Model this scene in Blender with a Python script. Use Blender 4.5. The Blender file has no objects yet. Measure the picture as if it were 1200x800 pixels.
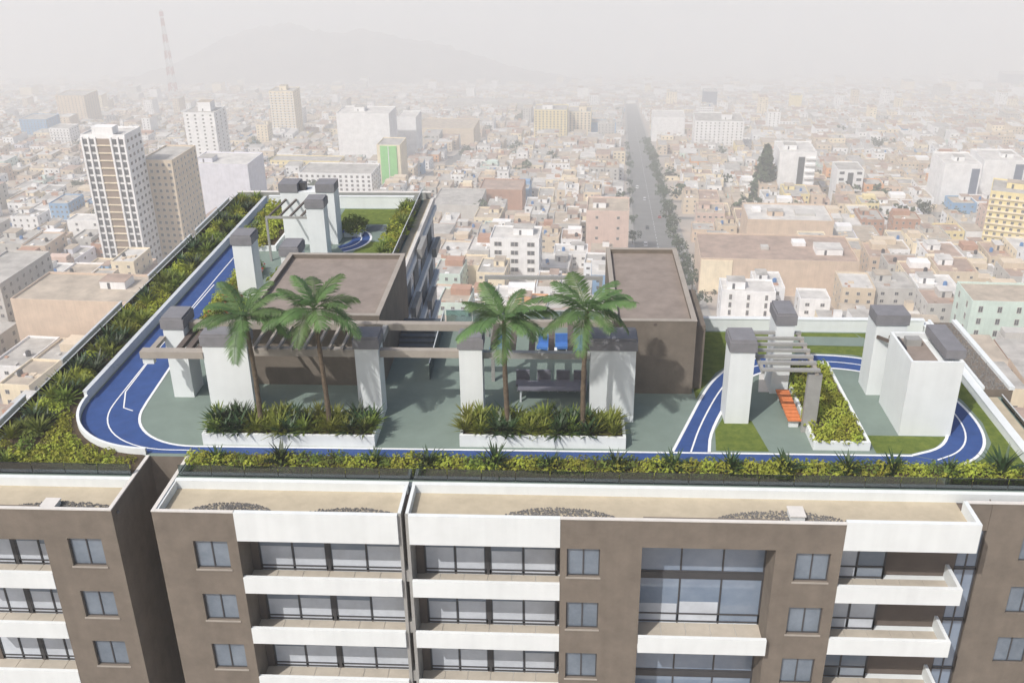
import bpy, math, random
import numpy as np
from mathutils import Matrix, Vector
random.seed(7); rng = np.random.default_rng(7)
scene = bpy.context.scene
COL = scene.collection

# ------------------------------------------------------------------ camera
CAM_Z = 24.5
RIGHT = Vector((0.99870339, 0.04945625, -0.01206747))
UP = Vector((-0.01025519, 0.42764181, 0.9038901))
FWD = Vector((-0.04986357, 0.90259435, -0.42759451))
FPX = 1162.34
cam = bpy.data.cameras.new('camera'); cam_o = bpy.data.objects.new('camera', cam); COL.objects.link(cam_o)
cam.sensor_width = 36; cam.lens = FPX / 1200 * 36; cam.clip_start = 0.5; cam.clip_end = 40000
m = Matrix((RIGHT, UP, -FWD)).transposed().to_4x4(); m.translation = (0, 0, CAM_Z)
cam_o.matrix_world = m
scene.camera = cam_o

# ------------------------------------------------------------------ sky and sun
LIGHT = Vector((2.12, 2.8, -3.85)).normalized()
SLOPE = 0.172; Z0 = -63.5                       # the city lies on a long slope falling away
world = bpy.data.worlds.new('World'); scene.world = world; world.use_nodes = True
nt = world.node_tree; bg = nt.nodes['Background']
sky = nt.nodes.new('ShaderNodeTexSky'); sky.sky_type = 'NISHITA'; sky.sun_disc = False
sky.sun_elevation = math.asin(-LIGHT.z); sky.sun_rotation = math.atan2(-LIGHT.x, -LIGHT.y)
sky.dust_density = 4.0; sky.air_density = 1.0
tc = nt.nodes.new('ShaderNodeTexCoord'); mp = nt.nodes.new('ShaderNodeMapping'); mp.vector_type = 'POINT'
mp.inputs['Rotation'].default_value = (math.atan(SLOPE), 0, 0)      # horizon follows the sloping land
nt.links.new(tc.outputs['Generated'], mp.inputs['Vector']); nt.links.new(mp.outputs['Vector'], sky.inputs['Vector'])
nt.links.new(sky.outputs['Color'], bg.inputs['Color']); bg.inputs['Strength'].default_value = 0.14
sun = bpy.data.lights.new('sun', 'SUN'); sun.energy = 3.7; sun.angle = math.radians(0.6); sun.color = (1.0, 0.96, 0.905)
sun_o = bpy.data.objects.new('sun', sun); COL.objects.link(sun_o); sun_o.location = (-40, -40, 120)
sun_o.rotation_euler = LIGHT.to_track_quat('-Z', 'Y').to_euler()
scene.view_settings.view_transform = 'Standard'; scene.view_settings.look = 'None'
scene.view_settings.gamma = 1.0; scene.view_settings.use_curve_mapping = False
scene.view_settings.exposure = -0.14
scene.cycles.use_denoising = True
scene.cycles.max_bounces = 8; scene.cycles.volume_bounces = 4; scene.cycles.transparent_max_bounces = 16
scene.cycles.diffuse_bounces = 3; scene.cycles.glossy_bounces = 3
HAZE_DENSITY = 0.00064

# ------------------------------------------------------------------ helpers
def zg(y): return Z0 - SLOPE * max(y, 0.0)

_mats = {}
def MAT(name, col, rough=0.8, var=0.12, scale=1.5, col2=None, bump=0.0, spec=0.3, metal=0.0, rnd=0.0, streak=0.0, alpha=None, bscale=None, transl=0.0):
    if name in _mats: return _mats[name]
    mt = bpy.data.materials.new(name); mt.use_nodes = True; _mats[name] = mt
    n = mt.node_tree; N = n.nodes; L = n.links; b = N['Principled BSDF']
    b.inputs['Roughness'].default_value = rough; b.inputs['Metallic'].default_value = metal
    b.inputs['Specular IOR Level'].default_value = spec
    geo = N.new('ShaderNodeNewGeometry')
    nz = N.new('ShaderNodeTexNoise'); nz.inputs['Scale'].default_value = scale; nz.inputs['Detail'].default_value = 6; nz.inputs['Roughness'].default_value = 0.65
    L.new(geo.outputs['Position'], nz.inputs['Vector'])
    rp = N.new('ShaderNodeValToRGB'); L.new(nz.outputs['Fac'], rp.inputs['Fac'])
    c1 = col2 or tuple(c * (1 - var) for c in col); c0 = col if col2 else tuple(min(1, c * (1 + var)) for c in col)
    rp.color_ramp.elements[0].color = (*c1, 1); rp.color_ramp.elements[1].color = (*c0, 1)
    rp.color_ramp.elements[0].position = 0.32; rp.color_ramp.elements[1].position = 0.68
    out = rp.outputs['Color']
    if streak:      # rain streaks: noise stretched along the height
        mp_ = N.new('ShaderNodeMapping'); mp_.inputs['Scale'].default_value = (2.2, 2.2, 0.12)
        L.new(geo.outputs['Position'], mp_.inputs['Vector'])
        n2 = N.new('ShaderNodeTexNoise'); n2.inputs['Scale'].default_value = 1.0; n2.inputs['Detail'].default_value = 4
        L.new(mp_.outputs['Vector'], n2.inputs['Vector'])
        mr = N.new('ShaderNodeMapRange'); mr.inputs['From Min'].default_value = 0.35; mr.inputs['From Max'].default_value = 0.75
        mr.inputs['To Min'].default_value = 1.0; mr.inputs['To Max'].default_value = 1.0 - streak
        L.new(n2.outputs['Fac'], mr.inputs['Value'])
        mx = N.new('ShaderNodeMix'); mx.data_type = 'RGBA'; mx.blend_type = 'MULTIPLY'; mx.inputs['Factor'].default_value = 1
        L.new(out, mx.inputs['A']); L.new(mr.outputs['Result'], mx.inputs['B']); out = mx.outputs['Result']
    if rnd:
        oi = N.new('ShaderNodeObjectInfo'); hs = N.new('ShaderNodeHueSaturation')
        mr = N.new('ShaderNodeMapRange'); mr.inputs['To Min'].default_value = 1 - rnd; mr.inputs['To Max'].default_value = 1 + rnd
        L.new(oi.outputs['Random'], mr.inputs['Value']); L.new(mr.outputs['Result'], hs.inputs['Value'])
        mr2 = N.new('ShaderNodeMapRange'); mr2.inputs['To Min'].default_value = 0.5 - rnd * 0.06; mr2.inputs['To Max'].default_value = 0.5 + rnd * 0.06
        L.new(oi.outputs['Random'], mr2.inputs['Value']); L.new(mr2.outputs['Result'], hs.inputs['Hue'])
        L.new(out, hs.inputs['Color']); out = hs.outputs['Color']
    L.new(out, b.inputs['Base Color'])
    if bump:
        bp = N.new('ShaderNodeBump'); bp.inputs['Strength'].default_value = bump; bp.inputs['Distance'].default_value = 0.05
        nb = N.new('ShaderNodeTexNoise'); nb.inputs['Scale'].default_value = bscale or scale * 8; nb.inputs['Detail'].default_value = 5
        L.new(geo.outputs['Position'], nb.inputs['Vector']); L.new(nb.outputs['Fac'], bp.inputs['Height']); L.new(bp.outputs['Normal'], b.inputs['Normal'])
    if transl:
        tr_ = N.new('ShaderNodeBsdfTranslucent'); L.new(out, tr_.inputs['Color']); mxs = N.new('ShaderNodeMixShader'); mxs.inputs['Fac'].default_value = transl
        L.new(b.outputs[0], mxs.inputs[1]); L.new(tr_.outputs[0], mxs.inputs[2]); L.new(mxs.outputs[0], N['Material Output'].inputs['Surface'])
    if alpha is not None:
        b.inputs['Alpha'].default_value = alpha
    return mt

def GLASS(name, tint, keep):
    """thin architectural glass: mostly clear, tinted, mirror-like at grazing angles"""
    mt = bpy.data.materials.new(name); mt.use_nodes = True
    n = mt.node_tree; N = n.nodes; L = n.links; N.remove(N['Principled BSDF'])
    o = N['Material Output']; t = N.new('ShaderNodeBsdfTransparent'); t.inputs['Color'].default_value = (*tint, 1)
    g = N.new('ShaderNodeBsdfGlossy'); g.inputs['Roughness'].default_value = 0.05; g.inputs['Color'].default_value = (0.9, 0.95, 1, 1)
    fr = N.new('ShaderNodeFresnel'); fr.inputs['IOR'].default_value = 1.5
    ad = N.new('ShaderNodeMath'); ad.operation = 'ADD'; ad.inputs[1].default_value = keep; L.new(fr.outputs['Fac'], ad.inputs[0])
    mx = N.new('ShaderNodeMixShader'); L.new(ad.outputs[0], mx.inputs['Fac']); L.new(t.outputs[0], mx.inputs[1]); L.new(g.outputs[0], mx.inputs[2])
    L.new(mx.outputs[0], o.inputs['Surface'])
    return mt

ORG = {}
def reg(o, parent, w):
    COL.objects.link(o); ORG[o] = Vector(w)
    if parent is not None:
        o.parent = parent; o.location = Vector(w) - ORG[parent]
    else: o.location = w
    return o
def tag(o, label=None, cat=None, group=None, kind=None):
    if label: o['label'] = label
    if cat: o['category'] = cat
    if group: o['group'] = group
    if kind: o['kind'] = kind
    return o
def thing(name, label, cat, loc, group=None, rot=0.0):
    o = bpy.data.objects.new(name, None); o.empty_display_size = 0.3
    reg(o, None, loc); o.rotation_euler.z = rot
    return tag(o, label, cat, group)

class MB:
    def __init__(s): s.v = []; s.f = []; s.mi = []
    def quad(s, a, b, c, d, mi=0):
        k = len(s.v); s.v += [tuple(a), tuple(b), tuple(c), tuple(d)]; s.f.append((k, k+1, k+2, k+3)); s.mi.append(mi); return s
    def tri(s, a, b, c, mi=0):
        k = len(s.v); s.v += [tuple(a), tuple(b), tuple(c)]; s.f.append((k, k+1, k+2)); s.mi.append(mi); return s
    def poly(s, pts, mi=0):
        k = len(s.v); s.v += [tuple(p) for p in pts]; s.f.append(tuple(range(k, k+len(pts)))); s.mi.append(mi); return s
    def box(s, x0, y0, z0, x1, y1, z1, mi=0, top=True, bottom=True):
        k = len(s.v)
        s.v += [(x0,y0,z0),(x1,y0,z0),(x1,y1,z0),(x0,y1,z0),(x0,y0,z1),(x1,y0,z1),(x1,y1,z1),(x0,y1,z1)]
        F = [(0,1,5,4),(1,2,6,5),(2,3,7,6),(3,0,4,7)]
        if top: F.append((4,5,6,7))
        if bottom: F.append((3,2,1,0))
        for f in F: s.f.append(tuple(k+i for i in f)); s.mi.append(mi)
        return s
    def bar(s, p, q, w, h, mi=0):
        p = Vector(p); q = Vector(q); d = (q-p).normalized(); u = Vector((0,0,1)) if abs(d.z) < .95 else Vector((1,0,0))
        a = d.cross(u).normalized()*w/2; b = a.cross(d).normalized()*h/2; k = len(s.v)
        for e in (p, q):
            for sa, sb in ((-1,-1),(1,-1),(1,1),(-1,1)): s.v.append(tuple(e + a*sa + b*sb))
        for f in ((0,1,5,4),(1,2,6,5),(2,3,7,6),(3,0,4,7),(3,2,1,0),(4,5,6,7)): s.f.append(tuple(k+i for i in f)); s.mi.append(mi)
        return s
    def prism(s, pts, z0, z1, mi=0):
        n = len(pts); k = len(s.v)
        s.v += [(x,y,z0) for x,y in pts] + [(x,y,z1) for x,y in pts]
        s.f.append(tuple(range(k+n, k+2*n))); s.f.append(tuple(range(k+n-1, k-1, -1))); s.mi += [mi, mi]
        for i in range(n):
            j = (i+1) % n; s.f.append((k+i, k+j, k+n+j, k+n+i)); s.mi.append(mi)
        return s
    def mesh(s, name, mats, smooth=False):
        me = bpy.data.meshes.new(name); me.from_pydata(s.v, [], s.f)
        for mt in (mats if isinstance(mats, (list, tuple)) else [mats]): me.materials.append(mt)
        if any(s.mi): me.polygons.foreach_set('material_index', s.mi)
        if smooth: me.polygons.foreach_set('use_smooth', [True]*len(me.polygons))
        me.update(); return me
    def build(s, name, mats, parent=None, org=None, smooth=False):
        """verts are in world coordinates; the object sits at org (default: the parent's origin)"""
        o3 = Vector(org) if org is not None else (ORG[parent] if parent is not None else Vector((0,0,0)))
        s.v = [(v[0]-o3.x, v[1]-o3.y, v[2]-o3.z) for v in s.v]
        return reg(bpy.data.objects.new(name, s.mesh(name, mats, smooth)), parent, o3)

_cubes = {}
def cube_mesh(mt):
    if mt not in _cubes: _cubes[mt] = MB().box(-.5,-.5,-.5,.5,.5,.5).mesh('block_' + mt.name, mt)
    return _cubes[mt]
def part(name, parent, mt, x0, y0, z0, x1, y1, z1):
    o = bpy.data.objects.new(name, cube_mesh(mt)); o.scale = (x1-x0, y1-y0, z1-z0)
    return reg(o, parent, ((x0+x1)/2, (y0+y1)/2, (z0+z1)/2))
def struct(o): o['kind'] = 'structure'; return o
def arc(cx, cy, r, a0, a1, n):
    return [(cx + r*math.cos(math.radians(a0+(a1-a0)*i/n)), cy + r*math.sin(math.radians(a0+(a1-a0)*i/n))) for i in range(n+1)]
def ribbon(pts, w, z, mb=None):
    mb = mb or MB(); P = [Vector((x, y, 0)) for x, y in pts]; Lf = []; Rt = []
    for i, p in enumerate(P):
        d = (P[min(i+1, len(P)-1)] - P[max(i-1, 0)]).normalized(); nrm = Vector((-d.y, d.x, 0))*w/2
        Lf.append(p+nrm); Rt.append(p-nrm)
    for i in range(len(P)-1):
        mb.quad(*[(q.x, q.y, z) for q in (Rt[i], Rt[i+1], Lf[i+1], Lf[i])])
    return mb

# ------------------------------------------------------------------ materials
M_BROWN = MAT('brown_render', (0.178, 0.152, 0.126), 0.85, 0.14, 0.9, bump=0.15, streak=0.10)
M_TANROOF = MAT('tan_roof_finish', (0.25, 0.212, 0.187), 0.9, 0.14, 1.2, streak=0)
M_WHITE = MAT('white_render', (0.70, 0.735, 0.745), 0.75, 0.035, 0.8, streak=0.06)
M_CAP = MAT('grey_stone_cap', (0.20, 0.20, 0.215), 0.7, 0.10, 2.0)
M_COPING = MAT('pale_coping', (0.62, 0.60, 0.57), 0.8, 0.06, 2)
M_DECK = MAT('green_grey_court_floor', (0.175, 0.225, 0.20), 0.85, 0.08, 0.7, bump=0.05)
M_TRACK = MAT('blue_track_rubber', (0.034, 0.075, 0.225), 0.75, 0.12, 1.4, bump=0.1)
M_LINE = MAT('white_line_paint', (0.74, 0.76, 0.78), 0.7, 0.06, 4)
M_LAWN = MAT('lawn_turf', (0.15, 0.19, 0.035), 0.95, 0.0, 2.2, col2=(0.075, 0.115, 0.02), bump=0.6, bscale=40)
M_SOIL = MAT('planting_soil', (0.075, 0.055, 0.035), 0.95, 0.3, 5)
M_SAND = MAT('sandy_terrace', (0.44, 0.385, 0.29), 0.9, 0.10, 1.1, bump=0.1)
M_PEBBLE = MAT('dark_pebbles', (0.16, 0.155, 0.15), 0.8, 0.5, 9)
M_FRAME = MAT('dark_bronze_frame', (0.055, 0.055, 0.06), 0.45, 0.1, 2, spec=0.5)
M_STEEL = MAT('grey_steel', (0.30, 0.30, 0.29), 0.5, 0.1, 2, spec=0.5)
M_BEAM = MAT('taupe_beam', (0.33, 0.30, 0.265), 0.8, 0.08, 1.5)
M_DARKWOOD = MAT('dark_timber', (0.115, 0.095, 0.085), 0.7, 0.2, 4)
M_PANE = MAT('window_pane', (0.19, 0.235, 0.30), 0.06, 0.25, 0.45, col2=(0.28, 0.325, 0.385), spec=0.9)
M_PANE2 = MAT('blue_window_pane', (0.17, 0.225, 0.31), 0.05, 0.25, 0.45, col2=(0.26, 0.32, 0.41), spec=0.9)
M_PANEW = MAT('pier_window_pane', (0.115, 0.15, 0.195), 0.06, 0.25, 0.6, col2=(0.20, 0.245, 0.30), spec=0.9)
M_LOWPANEL = MAT('pale_lower_panel', (0.56, 0.60, 0.66), 0.5, 0.12, 0.9, spec=0.6)
M_TILE = MAT('beige_balcony_tile', (0.44, 0.40, 0.34), 0.7, 0.08, 1.5)
M_SHADEWALL = MAT('brown_painted_shade', (0.13, 0.105, 0.09), 0.85, 0.12, 0.8)  # brown wall colour darkened to carry the shade of deep recesses
M_GLASS = GLASS('balustrade_glass', (0.55, 0.66, 0.66), 0.05)
M_RAIL = MAT('pale_metal_rail', (0.55, 0.58, 0.60), 0.4, 0.05, 2, spec=0.5)
M_ORANGE = MAT('orange_bench_slat', (0.62, 0.20, 0.075), 0.7, 0.15, 3)
M_BLUEF = MAT('blue_cushion', (0.06, 0.17, 0.45), 0.7, 0.1, 3)
M_GREYF = MAT('grey_furniture', (0.16, 0.16, 0.19), 0.6, 0.1, 3)
M_SLATE = MAT('slate_tread', (0.085, 0.105, 0.125), 0.7, 0.15, 2)
M_PAVE = MAT('pale_paving', (0.55, 0.54, 0.51), 0.8, 0.08, 1.4)

# ------------------------------------------------------------------ ground, hills, avenue
GRID = -math.atan(0.058)
def ave_x(y): return 47 + 0.058*(y-464)
M_GROUND = MAT('dusty_ground', (0.48, 0.42, 0.36), 0.95, 0.0, 0.02, col2=(0.36, 0.325, 0.29))
M_ASPHALT = MAT('asphalt', (0.19, 0.19, 0.185), 0.9, 0.15, 0.08)
M_KERB = MAT('concrete_pavement', (0.33, 0.32, 0.30), 0.9, 0.1, 0.3)
g = MB(); ny = 40; ys = np.concatenate(([-1500.0], np.linspace(0, 14000, ny-1)))
for i in range(ny-1):
    for x0, x1 in ((-6900, -2300), (-2300, 2300), (2300, 6900)):
        g.quad((x0, ys[i], zg(ys[i])), (x1, ys[i], zg(ys[i])), (x1, ys[i+1], zg(ys[i+1])), (x0, ys[i+1], zg(ys[i+1])))
struct(g.build('ground', M_GROUND))
def road(name, pts, w, mt, dz):
    mb = MB()
    for (xa, ya), (xb, yb) in zip(pts, pts[1:]):
        d = Vector((xb-xa, yb-ya)).normalized(); nx, ny_ = -d.y*w/2, d.x*w/2
        mb.quad(*[(x, y, zg(y)+dz) for x, y in ((xa-nx, ya-ny_), (xb-nx, yb-ny_), (xb+nx, yb+ny_), (xa+nx, ya+ny_))])
    return struct(mb.build(name, mt))
ave = [(ave_x(y), y) for y in range(130, 2300, 60)]
road('avenue', ave, 23, M_ASPHALT, 0.06)
for s_ in (-1, 1):
    mb = MB()
    for (xa, ya), (xb, yb) in zip(ave, ave[1:]):
        a, b = (11.6, 14.2) if s_ > 0 else (-14.2, -11.6)
        mb.quad((xa+a, ya, zg(ya)+.2), (xa+b, ya, zg(ya)+.2), (xb+b, yb, zg(yb)+.2), (xb+a, yb, zg(yb)+.2))
        e = a if s_ > 0 else b
        mb.quad((xa+e, ya, zg(ya)), (xa+e, ya, zg(ya)+.2), (xb+e, yb, zg(yb)+.2), (xb+e, yb, zg(yb)))
    struct(mb.build('pavement', M_KERB))
mb = MB()
for y in range(300, 1500, 9):
    x = ave_x(y); mb.quad((x-.12, y, zg(y)+.075), (x+.12, y, zg(y)+.075), (x+.12+.2, y+4, zg(y+4)+.075), (x-.12+.2, y+4, zg(y+4)+.075))
struct(mb.build('road_marking', M_LINE))
diag = [(-150, 560), (-128, 640), (-107.5, 719), (-103, 860), (-100, 1042), (-80, 1350), (-60, 1700)]
road('side_street', diag, 14, M_ASPHALT, 0.05)
cross1 = [(-900, 930), (-100, 955), (75, 960), (900, 985)]
road('cross_street', cross1, 12, M_ASPHALT, 0.04)
cross2 = [(-420, 512), (36, 530)]
cross3 = [(55, 560), (420, 545)]
road('cross_street', cross2, 10, M_ASPHALT, 0.045)
road('cross_street', cross3, 10, M_ASPHALT, 0.045)

M_HILL = MAT('bare_hill', (0.20, 0.185, 0.175), 0.95, 0.25, 0.004)
prof = [(-1817, -752), (-1698, -717), (-1577, -660), (-1496, -618), (-1342, -569), (-1192, -539), (-1065, -543), (-941, -578), (-832, -572), (-688, -587), (-545, -608), (-438, -643), (-312, -686), (-150, -736), (68, -772)]
def ridge(prof, yc, half, seed, name='hills'):
    r = np.random.default_rng(seed); px = np.array([p[0] for p in prof]); pz = np.array([p[1] for p in prof])
    X = np.linspace(px[0], px[-1], 90); T = np.linspace(-1, 1, 31)
    ridge_n = np.convolve(r.normal(0, 1, 96), np.ones(5)/5, 'valid')[:90]*24
    Zr = np.interp(X, px, pz) + ridge_n*np.clip((np.interp(X, px, pz)+760)/120, 0, 1)
    V = []; F = []
    gul = [np.convolve(r.normal(0, 1, 94), np.ones(5)/5, 'valid')[:90] for _ in T]
    for j, t in enumerate(T):
        y = yc + t*half
        for i, x in enumerate(X):
            base = zg(y) - 6; k = max(0, 1-abs(t))**0.8
            top = Zr[i] + gul[j][i]*26*(1-k)*k*4
            V.append((x, y + gul[j][i]*30, base + max(0, top - zg(yc))*k if k > 0 else base))
    n = 90
    for j in range(len(T)-1):
        for i in range(n-1): F.append((j*n+i, j*n+i+1, (j+1)*n+i+1, (j+1)*n+i))
    b = MB(); b.v = V; b.f = F; b.mi = [0]*len(F)
    return struct(b.build(name, M_HILL, smooth=True))
ridge(prof, 4300, 700, 3)

# ------------------------------------------------------------------ apartment building
YF = 34.4; YG = 36.0; ST = 2.87; BOT = -84.0
B = thing('apartment_building', 'large brown and white apartment block with planted roof terrace, seen from above', 'building', (0, 45, BOT))
part('core', B, M_SHADEWALL, -27.3, YG+.3, BOT, -19.21, 38.8, -0.46)
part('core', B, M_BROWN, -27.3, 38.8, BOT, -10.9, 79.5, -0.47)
part('core', B, M_SHADEWALL, -17.44, YG+.31, BOT, 22.5, 54, -0.455)
def holewall(mb, x0, x1, z0, z1, y, holes, rev):
    xs = sorted({x0, x1, *[h[0] for h in holes], *[h[1] for h in holes]}); zs = sorted({z0, z1, *[h[2] for h in holes], *[h[3] for h in holes]})
    for a, b in zip(xs, xs[1:]):
        for c, d in zip(zs, zs[1:]):
            if any(h[0] <= a and b <= h[1] and h[2] <= c and d <= h[3] for h in holes): continue
            mb.quad((a,y,c),(b,y,c),(b,y,d),(a,y,d))
    for a, b, c, d in holes:
        mb.quad((a,y,c),(a,y,d),(a,y+rev,d),(a,y+rev,c)); mb.quad((b,y,d),(b,y,c),(b,y+rev,c),(b,y+rev,d))
        mb.quad((a,y,d),(b,y,d),(b,y+rev,d),(a,y+rev,d)); mb.quad((b,y,c),(a,y,c),(a,y+rev,c),(b,y+rev,c))
def window(parent, x0, x1, z0, z1, y, splits, mt, fw=0.05, pale_odds=0.0, fd=0.09, name='window'):
    """a window facing -y: dark frame with mullions, each pane a sub-part"""
    mb = MB()
    mb.box(x0, y, z0, x0+fw, y+fd, z1); mb.box(x1-fw, y, z0, x1, y+fd, z1)
    mb.box(x0+fw, y+.002, z0, x1-fw, y+fd, z0+fw); mb.box(x0+fw, y+.002, z1-fw, x1-fw, y+fd, z1)
    xs = [x0+fw] + [x0+(x1-x0)*t for t in splits] + [x1-fw]
    for x in xs[1:-1]: mb.box(x-fw/2, y+.004, z0+fw, x+fw/2, y+fd, z1-fw)
    w = mb.build(name, M_FRAME, parent, org=((x0+x1)/2, y, z0))
    for i, (a, b) in enumerate(zip(xs, xs[1:])):
        a2 = a + (fw/2 if i else 0); b2 = b - (fw/2 if i < len(xs)-2 else 0)
        part('pane', w, mt, a2, y+.04 + .008*(i % 2), z0+fw, b2, y+.052+.008*(i % 2), z1-fw)
        if pale_odds and random.random() < pale_odds:
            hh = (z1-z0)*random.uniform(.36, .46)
            part('lower_panel', w, M_LOWPANEL, a2+.03, y+.03, z0+fw, b2-.03, y+.038, z0+hh)  # pale sheet across the lower part of the pane
    return w
def pier(x0, x1, wx0, wx1, top=0.0, right=True, left=True):
    holes = [(wx0, wx1, -2.98-ST*k, -1.5-ST*k) for k in range(6)]
    mb = MB(); holewall(mb, x0, x1, BOT, top, YF, holes, .22)
    mb.quad((x0, YG+.3, BOT), (x0, YF, BOT), (x0, YF, -.46), (x0, YG+.3, -.46))
    mb.quad((x1, YF, BOT), (x1, YG+.3, BOT), (x1, YG+.3, -.46), (x1, YF, -.46))
    mb.quad((x1, YF+.13, -.46), (x0, YF+.13, -.46), (x0, YF+.13, top), (x1, YF+.13, top))
    mb.build('wall_pier', M_BROWN, B)

    for k in range(6):
        window(B, wx0, wx1, -2.98-ST*k, -1.5-ST*k, YF+.12, (.5,), M_PANEW, pale_odds=0)
        part('window_sill', B, M_BEAM, wx0-.05, YF-.04, -3.06-ST*k, wx1+.05, YF+.11, -2.985-ST*k)
pier(-22.5, -19.2, -21.45, -19.93)
pier(-17.45, -13.9, -15.87, -14.36)
pier(0.03, 3.5, 0.32, 1.73)
pier(9.1, 11.85, 9.95, 11.4)
# headers over the open bays of the brown parts
MB().box(-27.3, YF, -1.6, -22.502, YF+.3, 0.0).build('header', M_BROWN, B)
MB().box(3.502, YF, -1.36, 9.098, YF+.3, 0.0).build('header', M_BROWN, B)
# gap between the two front blocks
MB().quad((-19.198, YF, BOT), (-19.198, 38.8, BOT), (-19.198, 38.8, 0), (-19.198, YF, 0)).quad((-17.452, 38.8, BOT), (-17.452, YF, BOT), (-17.452, YF, 0), (-17.452, 38.8, 0)).quad((-19.2, 38.798, BOT), (-17.45, 38.798, BOT), (-17.45, 38.798, 0), (-19.2, 38.798, 0)).build('gap_wall', M_BROWN, B)
for y0_, y1_, x0_, x1_ in ((YF, 38.8, -19.36, -19.195), (YF, 38.8, -17.455, -17.29)):
    part('coping', B, M_COPING, x0_, y0_-.03, 0.0, x1_, y1_, .055)
part('coping', B, M_COPING, -27.3, YF-.03, 0.001, -19.365, YF+.14, .05)
part('coping', B, M_COPING, -17.285, YF-.03, 0.001, -13.902, YF+.14, .05)
part('coping', B, M_COPING, 0.032, YF-.03, 0.001, 11.848, YF+.14, .05)
# inner faces of the terrace parapets
part('parapet', B, M_BROWN, -27.3, YF+.02, -.4, -19.37, YF+.13, 0.0)
part('parapet', B, M_WHITE, -17.3, YF+.135, -.4, -17.2, 36.74, 0.0)
# white bays with balconies
def bay(x0, x1, first=0, n=6, top_band=True, panes=4, tiles=6, pm=M_PANE, ztop=0.02, gl_x1=None):
    if top_band: part('roof_band', B, M_WHITE, x0, YF-.02, -1.45, x1, YF+.2, ztop)
    gx1 = gl_x1 or x1
    for k in range(first, n):
        zt = -3.42 - ST*k; zb = -4.28 - ST*k; zf = zb + .22
        bl = MB().box(x0, YF-.02, zb, x1, YF+.16, zt).box(x0, YF+.16, zb+.004, x1, YG+.28, zf-.03)
        bal = bl.build('balcony', M_WHITE, B, org=((x0+x1)/2, YF, zb))
        w_ = (x1-x0)/tiles
        for t in range(tiles):
            part('floor_tile', bal, M_TILE, x0+t*w_+.012, YF+.17, zf-.028, x0+(t+1)*w_-.012, YG-.21, zf+.006*random.random())
        zc = (-1.45 if k == 0 else -4.28 - ST*(k-1)) + .5
        half = (x0+gx1)/2
        sp = [i/panes*2 for i in range(1, panes//2)]
        for a, b in ((x0+.35, half-.07), (half+.07, gx1-.12)):
            window(B, a, b, zf+.03, zc+.0, YG-.2, sp, pm, fw=.07, pale_odds=1.0, name='sliding_window')
        # end piers of the bay
        part('bay_pier', B, M_SHADEWALL, x0, YG-.24, zf, x0+.345, YG+.2, zc); part('bay_pier', B, M_FRAME, half-.068, YG-.22, zf, half+.068, YG+.2, zc)
bay(-13.895, -6.87); bay(-6.4, 0.025)
bay(-27.3, -22.505, top_band=False, tiles=4)
# narrow slot between the two white bays
part('slot_wall', B, M_STEEL, -6.86, YF+.12, -40, -6.72, YG+.3, 0.0); part('slot_wall', B, M_STEEL, -6.55, YF+.12, -40, -6.41, YG+.3, 0.0)
part('slot_back', B, M_SHADEWALL, -6.715, YF+.7, -40, -6.555, YG+.3, -.2)
for k in range(6):
    part('slot_bracket', B, M_STEEL, -6.714, YF+.2, -3.6-ST*k, -6.556, YF+.69, -3.0-ST*k)
part('parapet', B, M_WHITE, -6.87, YF+.205, -.4, -6.73, 36.74, .03); part('parapet', B, M_WHITE, -6.54, YF+.205, -.4, -6.4, 36.74, .03)
# double-height glazing between the brown piers
gx = [3.505, 5.35, 7.2, 9.095]
for k in range(0, 6, 2):
    ztop = -1.36 - ST*k if k else -1.36
    zb = -6.85 - ST*k; zf = zb + .22
    for zz0, zz1 in ((zf+.03, zf+2.55), (zf+2.85, ztop + (.35 if k == 0 else .0) + (0 if k == 0 else 1.0))):
        window(B, gx[0], gx[-1], zz0, zz1, YG-.1, (.34, .67), M_PANE2, fw=.07, pale_odds=.3 if zz0 == zf+.03 else 0, name='curtain_wall')
    part('spandrel', B, M_FRAME, gx[0], YG-.12, zf+2.552, gx[-1], YG+.1, zf+2.848)
    bal = MB().box(gx[0]+.0, YF-.3, zb, gx[-1]-.0, YF-.12, zb+.86).box(gx[0], YF-.12, zb+.004, gx[-1], YG+.28, zf-.03).build('balcony', M_WHITE, B, org=(6.3, YF, zb))
    for t in range(5):
        part('floor_tile', bal, M_TILE, gx[0]+t*1.118+.012, YF-.11, zf-.028, gx[0]+(t+1)*1.118-.012, YG-.14, zf+.005*random.random())
# right bay: glazing on its left half, brown wall with shade in its colour beside it
part('roof_band', B, M_WHITE, 11.855, YF-.02, -1.3, 17.3, YF+.2, .12); part('roof_band', B, M_WHITE, 17.12, YF+.2, -1.3, 17.3, 36.1, .12)
for k in range(6):
    zt = -3.2 - ST*k; zb = -4.06 - ST*k; zf = zb+.22; zc = -1.0 - ST*k + (.2 if k else 0)
    bal = MB().box(11.855, YF-.02, zb, 17.1, YF+.16, zt).box(11.855, YF+.16, zb+.004, 17.1, YG+.28, zf-.03).box(16.95, YF+.16, zf-.03, 17.1, YG+.1, zt-.01).build('balcony', M_WHITE, B, org=(14.5, YF, zb))
    for t in range(5):
        part('floor_tile', bal, M_TILE, 11.87+t*1.015, YF+.17, zf-.028, 11.87+(t+1)*1.015-.02, YG-.21, zf+.005*random.random())
    window(B, 11.95, 14.25, zf+.03, zc+.5, YG-.2, (.47,), M_PANE, fw=.07, pale_odds=.7, name='sliding_window')
    window(B, 17.35, 18.35, zf+.3, zc+.3, YG+.18, (.5,), M_PANE2, fw=.06)
    part('wall_panel', B, M_SHADEWALL, 14.27, YG+.1, zf, 17.33, YG+.3, zf+2.6)
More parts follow.
